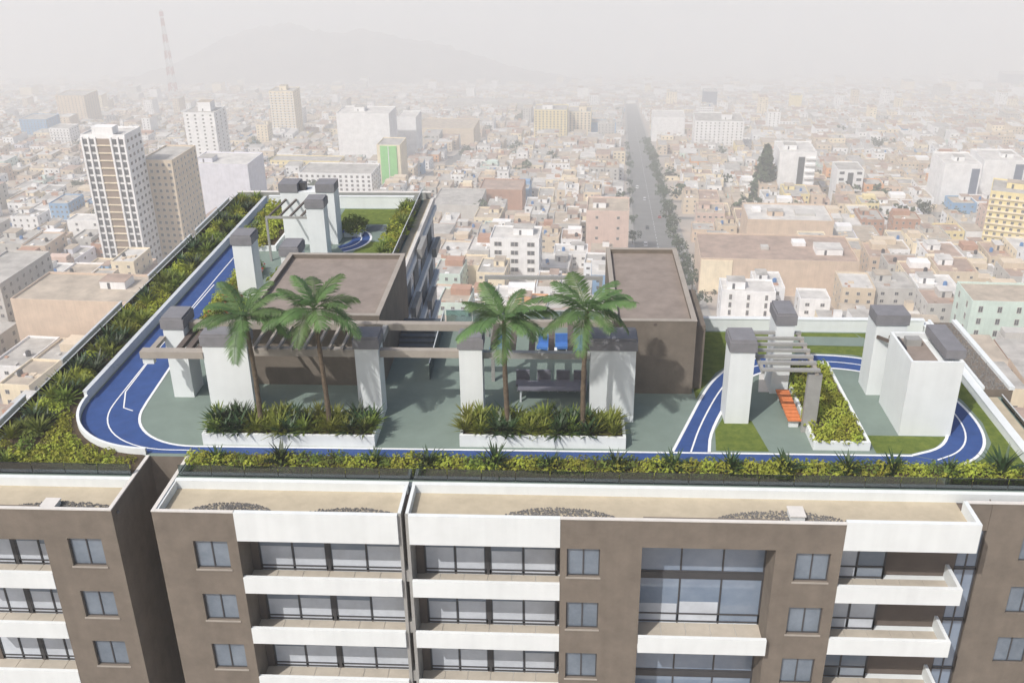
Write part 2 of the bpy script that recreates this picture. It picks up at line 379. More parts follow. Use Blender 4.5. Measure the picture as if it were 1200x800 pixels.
# recessed brown wall at the right end
rb = MB(); holewall(rb, 18.4, 22.5, BOT, 0.0, 36.1, [(20.0, 21.4, -4.35-ST*k-1.5, -4.35-ST*k) for k in range(-1, 5)], .2)
rb.quad((18.4, YG+.5, BOT), (18.4, 36.1, BOT), (18.4, 36.1, 0), (18.4, YG+.5, 0)); rb.build('end_wall', M_BROWN, B)
MB().box(17.31, 36.12, -1.4, 18.39, 36.3, 0.0).build('header', M_BROWN, B)
for k in range(-1, 5): window(B, 20.0, 21.4, -4.35-ST*k-1.5, -4.35-ST*k, 36.2, (.5,), M_PANEW)
part('coping', B, M_COPING, 17.31, 36.07, .001, 22.5, 36.25, .05)
# facade of the rear wing above the courtyard: slabs, glass fronts and panes
for k in range(10):
    zt = -.55 - ST*k
    part('courtyard_slab', B, M_WHITE, -10.9, 55.0, zt-.4, -10.55, 79.4, zt)
    for j in range(6):
        y0_ = 55.3 + j*4.0
        part('courtyard_window', B, M_SLATE, -10.9, y0_+.2, zt-2.7, -10.86, y0_+2.4, zt-.45); part('courtyard_window', B, M_PANE2, -10.9, y0_+2.5, zt-2.7, -10.865, y0_+3.7, zt-.45)
        if (j+k) % 3 == 0: part('courtyard_balcony', B, M_STEEL, -10.55, y0_, zt-.3, -10.2, y0_+3.0, zt+.45)
# projecting balconies on the left side
for y0_, y1_ in ((37.5, 44.5), (48.7, 57.0), (61.5, 70.0), (71.0, 79.3)):
    for k in range(4):
        z = -.25 - ST*k
        part('side_balcony', B, M_WHITE, -28.05, y0_, z-.5, -27.3, y1_, z-.28); part('side_balcony_front', B, M_STEEL, -28.12, y0_, z-.45, -28.05, y1_, z+.25)
        part('side_balcony_rail', B, M_RAIL, -28.16, y0_-.02, z+.252, -28.02, y1_+.02, z+.31)

# roof deck and terraces
dk = MB()
for x0_, x1_, y0_, y1_ in ((-27.3,-19.2,37,38.8), (-17.45,22.5,37,38.8), (-27.3,22.5,38.8,54), (-27.3,-10.9,54,79.5)):
    dk.box(x0_, y0_, -.45, x1_, y1_, 0)
struct(dk.build('roof_deck', M_DECK))
sd = MB()
for x0_, x1_ in ((-27.3,-19.37), (-17.2,-6.87), (-6.4,17.12)): sd.box(x0_, YF+.21, -.45, x1_, 36.75, -.4)
struct(sd.build('sand_terrace', M_SAND))
for x0_, x1_ in ((-27.3,-19.37), (-17.28,-6.72), (-6.56,22.5)):
    part('terrace_kerb', B, M_WHITE, x0_, 36.75, -.42, x1_, 36.998, .03)
part('terrace_kerb', B, M_SLATE, -6.715, 36.75, -.42, -6.565, 36.99, 0.0)
# gravel beds on the sand terrace
def gravel(cx, rx, ry, n, label):
    mb = MB()
    for _ in range(n):
        a = random.uniform(0, math.pi); r = math.sqrt(random.random())
        x = cx + rx*r*math.cos(a); y = YF + .32 + ry*r*abs(math.sin(a)); s_ = random.uniform(.025, .06); z = -.39 + random.random()*.03
        d = random.uniform(0, 1.5); c_, e_ = math.cos(d)*s_, math.sin(d)*s_
        p = [(x+c_, y+e_, z), (x-e_, y+c_, z), (x-c_, y-e_, z), (x+e_, y-c_, z)]; t = (x+s_*.2, y, z+s_*1.1)
        for i in range(4): mb.tri(p[i], p[(i+1) % 4], t)
    o = mb.build('gravel_bed', M_PEBBLE); tag(o, label, 'gravel', 'gravel beds on the sand terrace', 'stuff')
gravel(-14.3, 2.0, .98, 900, 'dark gravel mound on the sand strip above the brown pier')
gravel(-9.0, 2.2, .75, 700, 'dark gravel mound on the sand strip beside the narrow slot')
gravel(0.0, 2.6, 1.05, 1100, 'dark gravel mound on the sand strip where white band meets brown wall')
gravel(9.3, 3.0, 1.1, 1200, 'dark gravel mound on the sand strip round the white vent box')
gravel(-21.6, 2.6, .85, 900, 'dark gravel mound on the sand strip beyond the dark gap')
def vent(x, y, lab):
    t = thing('vent_box', lab, 'vent', (x, y, -.4))
    part('housing', t, M_WHITE, x-.3, y-.35, -.4, x+.3, y+.35, -.12); part('lid', t, M_COPING, x-.34, y-.39, -.12, x+.34, y+.39, -.07)
vent(10.0, 35.4, 'white vent box standing in dark gravel above the brown wall')
vent(-22.2, 35.0, 'white vent box standing in gravel beyond the dark gap')

# track
oL = [(-24.35,78.0),(-24.35,62),(-24.35,50),(-24.35,44.2)] + arc(-19.4,44.0,4.95,182,270,14) + [(-17.3,39.05),(-6,39.05),(5.2,39.05),(18.2,39.1)]
iL = [(-22.1,78.0),(-22.0,62),(-21.7,50),(-21.35,44.0)] + arc(-17.4,43.6,3.9,182,270,14) + [(-17.3,39.7),(-6,39.75),(5.2,39.8),(16.2,39.85)]
oR = [(5.2,39.82),(6.3,42.8),(7.4,45.8),(8.4,47.8),(9.6,49.2),(11.3,50.1),(13.5,50.4),(16,50.2),(18,49.3),(19.4,47.6),(20.1,45.2),(20.3,43),(20.0,41.2),(19.2,39.9),(18.2,39.15)]
iR = [(6.9,39.82),(7.2,41.7),(8.6,45.2),(9.5,46.9),(10.4,47.9),(11.7,48.6),(13.5,48.85),(15.6,48.6),(17.2,47.8),(18.2,46.4),(18.65,44.8),(18.75,43),(18.4,41.6),(17.6,40.5),(16.2,39.9)]
def smooth(P, n=3):
    for _ in range(n):
        Q = [P[0]]
        for a, b in zip(P, P[1:]): Q += [(a[0]*.75+b[0]*.25, a[1]*.75+b[1]*.25), (a[0]*.25+b[0]*.75, a[1]*.25+b[1]*.75)]
        Q.append(P[-1]); P = Q
    return P
oRs, iRs = smooth(oR, 2), smooth(iR, 2)
tk = MB()
for o_, i_, z in ((oL, iL, .012), (oRs, iRs, .016)):
    for a, b, c, d in zip(o_, o_[1:], i_[1:], i_): tk.quad(*[(p[0], p[1], z) for p in (a, b, c, d)])
track = struct(tk.build('running_track', M_TRACK))
mid = lambda A, Bq, t: [(a[0]*(1-t)+b[0]*t, a[1]*(1-t)+b[1]*t) for a, b in zip(A, Bq)]
for pl, w_ in ((iL, .13), (iRs, .14), (oRs, .14), (mid(oL, iL, .45)[:20], .07), (mid(oRs, iRs, .5), .08)):
    ribbon(pl, w_, .022).build('track_line', M_LINE, track)
ribbon([(-24.35+1.3, 60), (-23.1, 50), (-22.9, 45), (-22.3, 43.3), (-21.7, 43.0)], .07, .023).build('track_line', M_LINE, track)
# low curved wall outside the bend
cw = MB(); oc = arc(-19.4,44.0,5.0,180,270,18); ic = arc(-19.4,44.0,5.14,180,270,18)
for a, b, c, d in zip(oc, oc[1:], ic[1:], ic):
    cw.quad((*a,.35),(*b,.35),(*c,.35),(*d,.35)); cw.quad((*a,0),(*b,0),(*b,.35),(*a,.35)); cw.quad((*c,0),(*d,0),(*d,.35),(*c,.35))
tag(cw.build('curved_kerb', M_WHITE), 'low white curved kerb wall outside the blue track bend', 'kerb')
lw = thing('low_wall', 'long pale grey low wall between blue track and side hedge', 'wall', (-24.5, 61, 0))
part('wall', lw, M_WHITE, -24.62, 44.0, 0, -24.45, 78, .52); part('coping', lw, M_RAIL, -24.66, 44.0, .522, -24.41, 78, .58)
# lawns
def lawn(pts, label, z=.009):
    o = MB().poly([(x, y, z) for x, y in pts]).build('lawn', M_LAWN); tag(o, label, 'lawn', None, 'structure'); return o
lawn([(7.25,40.05),(9.7,40.05),(9.35,42.9),(8.2,43.6),(7.45,41.9)], 'small lawn patch in front of slim white column')
lawn([(14.6,40.05),(16.2,40.05),(17.5,40.65),(18.3,41.62),(14.6,41.65)], 'lawn strip in front of the white stair tower')
lawn([(18.6,39.15),(21.0,39.15),(21.0,53.3),(17,53.3),(19.6,47.9),(20.35,45.2),(20.5,43),(20.2,41.1),(19.4,39.8)], 'lawn between the looped track and white parapet')
lawn([(6.9,45.0),(7.25,45.9),(8.3,48.0),(9.5,49.4),(9.9,53.3),(6.9,53.3)], 'lawn wedge beside the brown penthouse wall')
lawn([(9.9,50.0),(11.3,50.35),(13.5,50.65),(16.1,50.45),(18,49.55),(17,53.3),(9.9,53.3)], 'lawn behind the far straight of the track')
struct(MB().quad((12.4,51.6,.02),(17.4,51.5,.02),(17.4,52.7,.02),(12.0,52.8,.02)).build('paved_inset', M_DECK))
struct(MB().quad((10.2,45.9,.012),(11.6,45.9,.012),(11.8,48.4,.012),(10.6,47.9,.012)).build('paving', M_PAVE))
lawn([(-17.6,72.6),(-12.2,72.6),(-12.2,76.4),(-17.6,76.4)], 'far lawn in front of the white rear wall')
lawn([(-15.0,66.2),(-12.4,66.2),(-12.4,68.6),(-14.6,68.6)], 'small far lawn beside the rear blue bend')
bt = MB(); o_ = arc(-17.2,69.0,3.0,-60,80,12); i_ = arc(-17.2,69.0,1.6,-60,80,12)
for a, b, c, d in zip(o_, o_[1:], i_[1:], i_): bt.quad((*a,.014),(*b,.014),(*c,.014),(*d,.014))
rt = struct(bt.build('running_track', M_TRACK)); ribbon(o_, .16, .02).build('track_line', M_LINE, rt); ribbon(arc(-17.2,69.0,2.3,-60,80,12), .08, .02).build('track_line', M_LINE, rt)
struct(MB().quad((-15.2,71.0,.02),(-13.4,71.0,.02),(-13.0,72.3,.02),(-14.6,72.3,.02)).build('paved_inset', M_SLATE))
# planting beds (soil)
def soil(pts, z=.03): return struct(MB().poly([(x, y, z) for x, y in pts]).build('soil_bed', M_SOIL))
soil([(-17.2,37.28),(22.3,37.28),(22.3,39.0),(-17.2,39.0)])
soil([(-27.0,37.28),(-19.4,37.28),(-19.4,38.8)] + arc(-19.4,44.0,5.15,268,181,12) + [(-24.65,78.5),(-27.0,78.5)])

# balustrades of glass
def balustrade(name, label, axis, fixed, a0, a1, z0, z1, n, rail=True, mt=M_GLASS, group=None):
    w_ = (a1-a0)/n
    t = thing(name, label, 'balustrade', ((a0+a1)/2, fixed, z0) if axis == 'x' else (fixed, (a0+a1)/2, z0), group)
    for i in range(n):
        p, q = a0+i*w_+.015, a0+(i+1)*w_-.015
        if axis == 'x': part('glass_panel', t, mt, p, fixed-.01, z0, q, fixed+.01, z1)
        else: part('glass_panel', t, mt, fixed-.01, p, z0, fixed+.01, q, z1)
    if rail:
        if axis == 'x': part('handrail', t, M_RAIL, a0, fixed-.025, z1, a1, fixed+.025, z1+.035)
        else: part('handrail', t, M_RAIL, fixed-.025, a0, z1, fixed+.025, a1, z1+.035)
    return t
M_DGLASS = GLASS('dark_tinted_glass', (0.33, 0.40, 0.38), 0.06)
balustrade('glass_balustrade', 'long dark glass balustrade in front of the front hedge', 'x', 37.12, -17.2, 22.4, .03, .62, 26, False, M_DGLASS)
balustrade('glass_balustrade', 'short dark glass balustrade in front of the corner planting bed', 'x', 37.12, -27.0, -19.4, .03, .62, 5, False, M_DGLASS)
balustrade('glass_balustrade', 'glass balustrade along the outer edge of the long side hedge', 'y', -27.1, 37.2, 79.3, .03, .5, 24, True, M_GLASS)
balustrade('glass_balustrade', 'glass balustrade along the courtyard edge of the rear wing', 'y', -11.6, 55.3, 78.8, .0, 1.0, 14, True, M_GLASS)
balustrade('glass_balustrade', 'white railed glass balustrade beside the sunken steps', 'y', -7.0, 46.8, 54.0, .0, 1.0, 5, True, M_GLASS)
balustrade('glass_balustrade', 'glass balustrade behind the lounge at the back of the deck', 'x', 53.9, -6.9, 2.5, .0, 1.0, 6, True, M_GLASS)
balustrade('glass_balustrade', 'glass balustrade outside the white side parapet', 'y', 22.3, 37.2, 45.4, .0, .3, 5, True, M_GLASS)
struct(MB().box(-11.5, 55.3, 0, -10.95, 79, .05).build('sand_strip', M_SAND))
struct(MB().box(21.4, 37.2, 0, 22.2, 45.6, .04).build('sand_strip', M_SAND))
part('roof_kerb', B, M_COPING, -10.95, 54.0, -.45, -10.7, 79.5, .1)
# perimeter walls
def wall(name, label, x0, y0, x1, y1, h, mt=M_WHITE, cop=M_COPING, cat='wall', group=None):
    t = thing(name, label, cat, ((x0+x1)/2, (y0+y1)/2, 0), group)
    part('wall', t, mt, x0, y0, 0, x1, y1, h); part('coping', t, cop, x0-.03, y0-.03, h, x1+.03, y1+.03, h+.05); return t
wall('parapet_wall', 'white parapet wall beside the looped track and gravel roof box', 21.0, 39.1, 21.35, 54.0, .42, cop=M_WHITE)
wall('parapet_wall', 'white parapet wall behind the lawns of the looped track', 7.0, 53.45, 20.95, 53.75, .75, cop=M_WHITE)
wall('parapet_wall', 'grey parapet at the far end of the rear wing', -27.2, 79.1, -10.95, 79.45, .55, M_STEEL)
wall('garden_wall', 'white garden wall behind the far lawn', -18.6, 76.6, -12.0, 76.85, .95, cop=M_WHITE)
wall('garden_wall', 'white garden wall behind the rear stair tower', -23.8, 76.6, -19.4, 76.85, .95, cop=M_WHITE)
gb = thing('gravel_roof', 'brown walled roof box with gravel top and white rim', 'roof box', (21.9, 49.8, 0))
part('wall', gb, M_BROWN, 21.4, 45.7, -1.2, 22.95, 54.0, .42); part('rim', gb, M_WHITE, 22.72, 45.66, .42, 23.0, 54.04, .6); part('rim', gb, M_WHITE, 21.36, 45.66, .42, 21.5, 54.04, .6)
mb = MB()
for _ in range(900):
    x = random.uniform(21.52, 22.7); y = random.uniform(45.75, 53.9); s_ = random.uniform(.03, .07); k = (x, y, .43+s_)
    p = [(x+s_, y, .42), (x, y+s_, .42), (x-s_, y, .42), (x, y-s_, .42)]
    for i in range(4): mb.tri(p[i], p[(i+1) % 4], k)
mb.build('gravel', M_PEBBLE, gb)['kind'] = 'stuff'

# ------------------------------------------------------------------ columns, penthouses, pergolas
def column(label, x0, x1, y0, y1, h=3.9, cap=.62, group=None, name='column'):
    t = thing(name, label, 'column', ((x0+x1)/2, (y0+y1)/2, 0), group)
    part('shaft', t, M_WHITE, x0, y0, 0, x1, y1, h)
    o = .07; mb = MB()
    # cap with a slightly sloped top
    mb.prism([(x0-o, y0-o), (x1+o, y0-o), (x1+o, y1+o), (x0-o, y1+o)], h+.001, h+cap-.12)
    mb.prism([(x0-o+.06, y0-o+.06), (x1+o-.06, y0-o+.06), (x1+o-.06, y1+o-.06), (x0-o+.06, y1+o-.06)], h+cap-.119, h+cap)
    mb.build('cap', M_CAP, t); return t
column('broad white column with grey cap between slatted pergola and track bend', -17.45, -15.25, 42.65, 43.55)
column('white column with grey cap joining the slatted pergola and open court beams', -9.95, -8.8, 42.5, 43.7)
column('white column with grey cap between open court and lounge table', -4.92, -3.8, 42.6, 43.6)
column('broad white column with grey cap beside the brown penthouse', 1.4, 3.55, 42.6, 43.9)
column('slim white column with grey cap on the lawn inside the track', 8.0, 9.15, 42.6, 44.0)
column('white column with grey cap at the rear of the red bench pergola', 10.75, 11.65, 45.75, 47.4)
column('white column with grey cap standing beside the track bend under notched beams', -20.1, -19.05, 44.55, 46.0)
column('white column with grey cap beside the flower planter', -20.4, -19.2, 57.0, 58.4)
column('white column with low grey cap behind the tan roofed penthouse', -17.5, -16.4, 57.2, 58.8, 3.1)
column('white column with grey cap in front of the rear stair tower', -17.55, -16.35, 64.4, 65.6)
# rear stair tower
t = thing('stair_tower', 'white rear stair tower with two grey caps', 'stair tower', (-18.3, 69, 0))
part('wall', t, M_WHITE, -20.3, 68.0, 0, -16.4, 69.6, 3.95)
for x0_, x1_, y0_ in ((-20.37, -19.0, 67.93), (-17.7, -16.33, 67.93)): part('cap', t, M_CAP, x0_, y0_, 3.951, x1_, 69.4, 4.55)
part('vent', t, M_FRAME, -18.95, 68.4, 3.951, -18.5, 68.9, 4.5)
# right stair tower
t = thing('stair_tower', 'large white stair tower with tan roof well and grey cap', 'stair tower', (17.3, 43.3, 0))
x0_, x1_, y0_, y1_ = 16.1, 18.5, 41.7, 45.0
part('wall', t, M_WHITE, x0_, y0_, 0, x1_, y1_, 3.55)
for a in ((x0_, y0_, x1_, y0_+.12), (x0_, y1_-.12, x1_, y1_), (x0_, y0_+.12, x0_+.12, y1_-.12), (x1_-.12, y0_+.12, x1_, y1_-.12)): part('parapet', t, M_WHITE, a[0], a[1], 3.55, a[2], a[3], 3.92)
part('roof', t, M_TANROOF, x0_+.125, y0_+.125, 3.552, 17.6, y1_-.125, 3.62)
part('cap', t, M_CAP, 17.72, y0_+.3, 3.93, 18.62, y1_-.1, 4.38)
part('roof_hatch', t, M_STEEL, 16.6, 44.0, 3.621, 17.3, 44.5, 3.95); part('pipe', t, M_FRAME, 16.35, 43.5, 3.7, 16.45, 44.7, 3.8)
t = thing('stair_tower', 'smaller white stair tower with grey cap behind the large one', 'stair tower', (16.4, 46.3, 0))
part('wall', t, M_WHITE, 15.65, 45.75, 0, 17.15, 47.2, 3.95); part('cap', t, M_CAP, 15.58, 45.68, 3.951, 17.22, 47.0, 4.5)
for k in range(2):
    mb = MB(); mb.bar((15.75+.6*k, 45.75, 3.3), (16.4+.6*k, 45.0, 3.3), .1, .16); mb.build('strut', M_DARKWOOD, t)
# penthouses
def penthouse(label, x0, x1, y0, y1, h):
    t = thing('penthouse', label, 'penthouse', ((x0+x1)/2, (y0+y1)/2, 0))
    part('wall', t, M_BROWN, x0, y0, 0, x1, y1, h-.3)
    for a in ((x0, y0, x1, y0+.22), (x0, y1-.22, x1, y1), (x0, y0+.22, x0+.22, y1-.22), (x1-.22, y0+.22, x1, y1-.22)):
        part('parapet', t, M_BROWN, a[0], a[1], h-.3, a[2], a[3], h-.02); part('coping', t, M_BEAM, a[0]-.02, a[1]-.02, h-.02, a[2]+.02, a[3]+.02, h+.02 + .003*random.random())
    part('roof', t, M_TANROOF, x0+.222, y0+.222, h-.3, x1-.222, y1-.222, h-.26); return t
pa = penthouse('brown penthouse with tan roof behind the slatted pergola', -16.3, -9.35, 46.1, 55.2, 4.05)
pb = penthouse('tall brown penthouse with tan roof beside the palms', 2.6, 6.75, 45.6, 56.2, 4.12)
part('side_block', pb, M_BROWN, 6.76, 46.2, 0, 7.3, 51.0, 3.6)
part('roof_joint', pb, M_DARKWOOD, 4.6, 45.56, 3.9, 4.75, 45.599, 4.0)
# pergola of the left planter
def beam(name, label, x0, y0, z0, x1, y1, z1, mt=M_BEAM):
    return None
t = thing('pergola', 'slatted taupe pergola in front of the wide penthouse', 'pergola', (-12.6, 44.3, 0))
part('beam', t, M_BEAM, -19.0, 45.2, 3.62, -9.36, 45.6, 3.98); part('beam', t, M_BEAM, -15.24, 42.8, 3.3, -9.96, 43.15, 3.68)
for k in range(9):
    x = -15.0 + k*.62; part('slat', t, M_BEAM, x, 42.6, 3.69, x+.12, 45.19, 3.85)
t = thing('pergola', 'pergola of two taupe beams spanning the open court', 'pergola', (-6.6, 44.3, 0))
part('beam', t, M_BEAM, -8.79, 42.8, 3.3, -4.93, 43.15, 3.68); part('beam', t, M_BEAM, -9.34, 45.2, 3.63, -3.9, 45.6, 3.99)
part('tie', t, M_STEEL, -9.0, 43.9, 3.6, -8.75, 45.19, 3.95)
t = thing('pergola', 'dark slatted pergola above the lounge table', 'pergola', (-1.2, 45, 0))
part('beam', t, M_STEEL, -3.78, 43.0, 3.2, 1.38, 43.3, 3.52); part('beam', t, M_BEAM, -3.78, 46.7, 3.2, 2.58, 47.0, 3.52)
for k in range(6): part('slat', t, M_DARKWOOD, -3.5+k*.95, 43.302, 3.25, -3.2+k*.95, 46.69, 3.42)
for x in (-3.7, 2.35): part('post', t, M_STEEL, x, 46.72, 0, x+.18, 46.9, 3.2)
t = thing('pergola', 'thin grey frame pergola at the back of the lounge', 'pergola', (-1.2, 52.4, 0))
part('beam', t, M_STEEL, -4.4, 52.3, 3.6, 2.3, 52.5, 3.8)
for x in (-4.4, 2.1): part('post', t, M_STEEL, x, 52.3, 0, x+.18, 52.48, 3.6)
t = thing('pergola', 'taupe beam pergola with notched slats at the track bend', 'pergola', (-18.8, 44, 0))
part('beam', t, M_BEAM, -20.6, 42.6, 3.2, -17.46, 43.1, 3.55); part('beam_block', t, M_WHITE, -20.55, 42.7, 2.85, -20.0, 43.0, 3.2)
for x in (-20.3, -19.0, -18.5, -18.0): part('slat', t, M_DARKWOOD if x > -20 else M_BEAM, x, 43.102, 3.3, x+.28, 44.54 if x < -19.05 else 46.6, 3.5)
t = thing('pergola', 'grey slatted pergola over the red bench', 'pergola', (10.8, 44, 0))
part('post', t, M_STEEL, 11.55, 41.85, 0, 12.2, 42.1, 3.1); part('beam', t, M_BEAM, 11.85, 41.82, 3.1, 12.02, 46.1, 3.28)
part('beam', t, M_STEEL, 9.38, 41.9, 3.1, 9.52, 46.1, 3.28); part('beam', t, M_STEEL, 9.38, 41.75, 3.3, 12.05, 41.95, 3.42)
for k in range(6): part('slat', t, M_STEEL, 9.3, 42.5+k*.68, 3.29, 12.04, 42.68+k*.68, 3.42)
t = thing('pergola', 'small dark zigzag pergola beside the rear stair tower', 'pergola', (-19.5, 66, 0))
part('beam', t, M_STEEL, -20.5, 64.5, 3.1, -17.56, 64.65, 3.25); part('post', t, M_STEEL, -20.5, 64.5, 0, -20.36, 64.64, 3.1)
for k in range(4): MB().bar((-20.3+.75*k, 64.7, 3.2), (-19.9+.75*k, 67.95, 3.4), .12, .12).build('slat', M_DARKWOOD, t)

# planters
def planter(label, x0, x1, y0, y1, h=.62, th=.14):
    t = thing('planter', label, 'planter', ((x0+x1)/2, (y0+y1)/2, 0))
    for a in ((x0, y0, x1, y0+th), (x0, y1-th, x1, y1), (x0, y0+th, x0+th, y1-th), (x1-th, y0+th, x1, y1-th)): part('side', t, M_WHITE, a[0], a[1], 0, a[2], a[3], h)
    part('soil', t, M_SOIL, x0+th, y0+th, 0, x1-th, y1-th, h-.1); return t
planter('long white planter with two palms before the slatted pergola', -17.0, -8.75, 39.85, 42.3)
planter('long white planter with two palms before the lounge table', -4.75, 3.05, 40.05, 42.5)
planter('white planter of yellow-green shrubs behind the red bench', 11.75, 14.35, 40.25, 48.6, .45)
planter('long low white planter with red flowers beside the straight track', -21.6, -20.5, 50.0, 63.0, .4)
planter('white planter beside the rear stair tower', -23.6, -20.6, 66.5, 76.3, .4)
planter('white planter along the courtyard edge of the rear wing', -12.9, -11.75, 64.5, 77.2, .4)
planter('white planter beside the rear blue bend', -16.3, -15.0, 69.6, 72.0, .35)

# furniture
t = thing('bench', 'red-orange slatted bench beside the green planter', 'bench', (11.2, 44, 0))
for k in range(9): part('slat', t, M_ORANGE, 10.95, 42.2+k*.36, .4, 11.6, 42.47+k*.36, .47)
for y in (42.35, 45.0): part('leg', t, M_WHITE, 11.05, y, 0, 11.5, y+.12, .395)
t = thing('lounge_table', 'long grey lounge table behind the middle planter', 'table', (-.4, 44.9, 0))
part('top', t, M_GREYF, -2.2, 44.4, .7, 1.3, 45.4, .77)
for x, y in ((-2.1, 44.5), (1.1, 44.5), (-2.1, 45.2), (1.1, 45.2)): part('leg', t, M_RAIL, x, y, 0, x+.09, y+.09, .7)
def chair(x, y, rot, mt, lab, group=None):
    t = thing('lounge_chair', lab, 'chair', (x, y, 0), group, rot)
    def p(n, m_, *b):
        o = part(n, t, m_, *b); o.location = ((b[0]+b[3])/2, (b[1]+b[4])/2, (b[2]+b[5])/2)
    p('seat', mt, -.35, -.35, .3, .35, .35, .45); p('backrest', mt, -.35, .25, .45, .35, .38, .95)
    for a in (-.3, .24):
        for b in (-.3, .24): p('leg', M_RAIL, a, b, 0, a+.06, b+.06, .3)
for x in (-2.0, -.9, .1, 1.0):
    chair(x, 45.95, 0, M_GREYF, 'grey lounge chair behind the long lounge table', 'chairs at the lounge table')
for i, (x, y, lab) in enumerate(((-3.6, 50.2, 'blue lounge chair beside the steps railing'), (-1.0, 50.4, 'blue lounge chair at the white side table'), (.0, 50.5, 'blue lounge chair between white table and penthouse'), (1.1, 50.3, 'blue lounge chair against the brown penthouse'))):
    chair(x, y, random.uniform(-.3, .3), M_BLUEF, lab)
t = thing('side_table', 'small white side table between blue lounge chairs', 'table', (-.5, 49.6, 0))
part('top', t, M_WHITE, -.75, 49.35, .5, -.25, 49.85, .55); part('leg', t, M_RAIL, -.54, 49.56, 0, -.46, 49.64, .5)
t = thing('steps', 'wide dark slate steps in the rear court', 'steps', (-9, 51.6, 0))
for k in range(7): part('tread', t, M_SLATE, -9.3, 50.0+k*.48, 0, -7.15, 50.42+k*.48, .1+k*.1)

# ------------------------------------------------------------------ plants
M_LEAF_Y = MAT('yellow_green_leaf', (0.44, 0.45, 0.06), 0.6, 0, 3.0, col2=(0.24, 0.29, 0.04), rnd=.28, spec=.35, transl=.35)
M_LEAF_D = MAT('dark_green_leaf', (0.032, 0.062, 0.018), 0.5, 0, 3.0, col2=(0.018, 0.038, 0.014), rnd=.3, spec=.4)
M_LEAF_M = MAT('mid_green_leaf', (0.21, 0.26, 0.045), 0.6, 0, 3.0, col2=(0.11, 0.16, 0.03), rnd=.28, spec=.35, transl=.35)
M_LEAF_O = MAT('olive_grass_leaf', (0.27, 0.29, 0.045), 0.6, 0, 3.0, col2=(0.13, 0.16, 0.03), rnd=.3, spec=.35, transl=.35)
M_PALM = MAT('palm_leaf', (0.15, 0.25, 0.085), 0.5, 0, 1.2, col2=(0.075, 0.145, 0.05), rnd=.2, spec=.4, transl=.35)
M_TRUNK = MAT('palm_trunk', (0.12, 0.092, 0.066), 0.9, 0.35, 6)
M_FLOWER = MAT('red_flower', (0.40, 0.035, 0.035), 0.7, 0.2, 3)
def leafy(n, r, h, s, mt, seed, name, extra=None):
    rr = random.Random(seed); mb = MB()
    for i in range(n):
        a = rr.uniform(0, 6.283); e = rr.random(); rad = r*math.sqrt(rr.random()); z = h*(1-(rad/r)**2*.6)*rr.uniform(.25, 1.0)
        c = Vector((rad*math.cos(a), rad*math.sin(a), z)); nrm = Vector((math.cos(a)*.7+rr.uniform(-.6,.6), math.sin(a)*.7+rr.uniform(-.6,.6), rr.uniform(.3,1.2))).normalized()
        u = nrm.cross(Vector((rr.uniform(-1,1), rr.uniform(-1,1), .2))).normalized(); v = nrm.cross(u); q = s*rr.uniform(.7, 1.3)
        mb.quad(c-u*q*.5, c+v*q*.28+nrm*q*.08, c+u*q*.5-nrm*q*.1, c-v*q*.28+nrm*q*.08, 1 if extra and rr.random() < .12 else 0)
    return mb.mesh(name, [mt] + ([extra] if extra else []))
def bladed(n, ln, w, mt, seed, name, up=.55):
    rr = random.Random(seed); mb = MB()
    for i in range(n):
        a = rr.uniform(0, 6.283); el = rr.uniform(.25, 1.35) if up < .7 else rr.uniform(.6, 1.45); L_ = ln*rr.uniform(.65, 1.1)
        d = Vector((math.cos(a)*math.cos(el), math.sin(a)*math.cos(el), math.sin(el))); sd_ = Vector((-math.sin(a), math.cos(a), 0))*w*rr.uniform(.7, 1.2)
        p0 = Vector((rr.uniform(-.06,.06), rr.uniform(-.06,.06), .02)); p1 = p0+d*L_*.55; p2 = p0+d*L_ + Vector((math.cos(a), math.sin(a), -.5))*L_*.14
        mb.quad(p0-sd_*.5, p0+sd_*.5, p1+sd_, p1-sd_); mb.tri(p1-sd_, p1+sd_, p2)
    return mb.mesh(name, mt)
LY = [leafy(130, .46, .62, .17, M_LEAF_Y, s_, 'leafy_shrub') for s_ in (1, 2, 3)]
LM_ = [leafy(130, .46, .66, .16, M_LEAF_M, s_, 'leafy_shrub') for s_ in (4, 5)]
LF = [leafy(130, .5, .7, .17, M_LEAF_M, s_, 'flowering_shrub', M_FLOWER) for s_ in (6, 7)]
BY = [bladed(70, .85, .035, M_LEAF_O, s_, 'grassy_shrub') for s_ in (11, 12, 13)]
BD = [bladed(46, .95, .055, M_LEAF_D, s_, 'spiky_plant') for s_ in (21, 22, 23)]
BDm = [bladed(70, .85, .045, M_LEAF_M, s_, 'grassy_shrub') for s_ in (31, 32)]
SMALL = [leafy(70, .36, .38, .15, M_LEAF_Y, s_, 'low_shrub') for s_ in (41, 42, 43)]
def plant(name, me, x, y, z, s_, label, group, cat='shrub'):
    o = bpy.data.objects.new(name, me); reg(o, None, (x, y, z)); k = s_*random.uniform(.88, 1.14)
    o.scale = (k*random.uniform(.92, 1.1), k*random.uniform(.92, 1.1), k*random.uniform(.88, 1.12)); o.rotation_euler = (random.uniform(-.1, .1), random.uniform(-.1, .1), random.uniform(0, 6.28))
    return tag(o, label, cat, group)
ch = random.choice
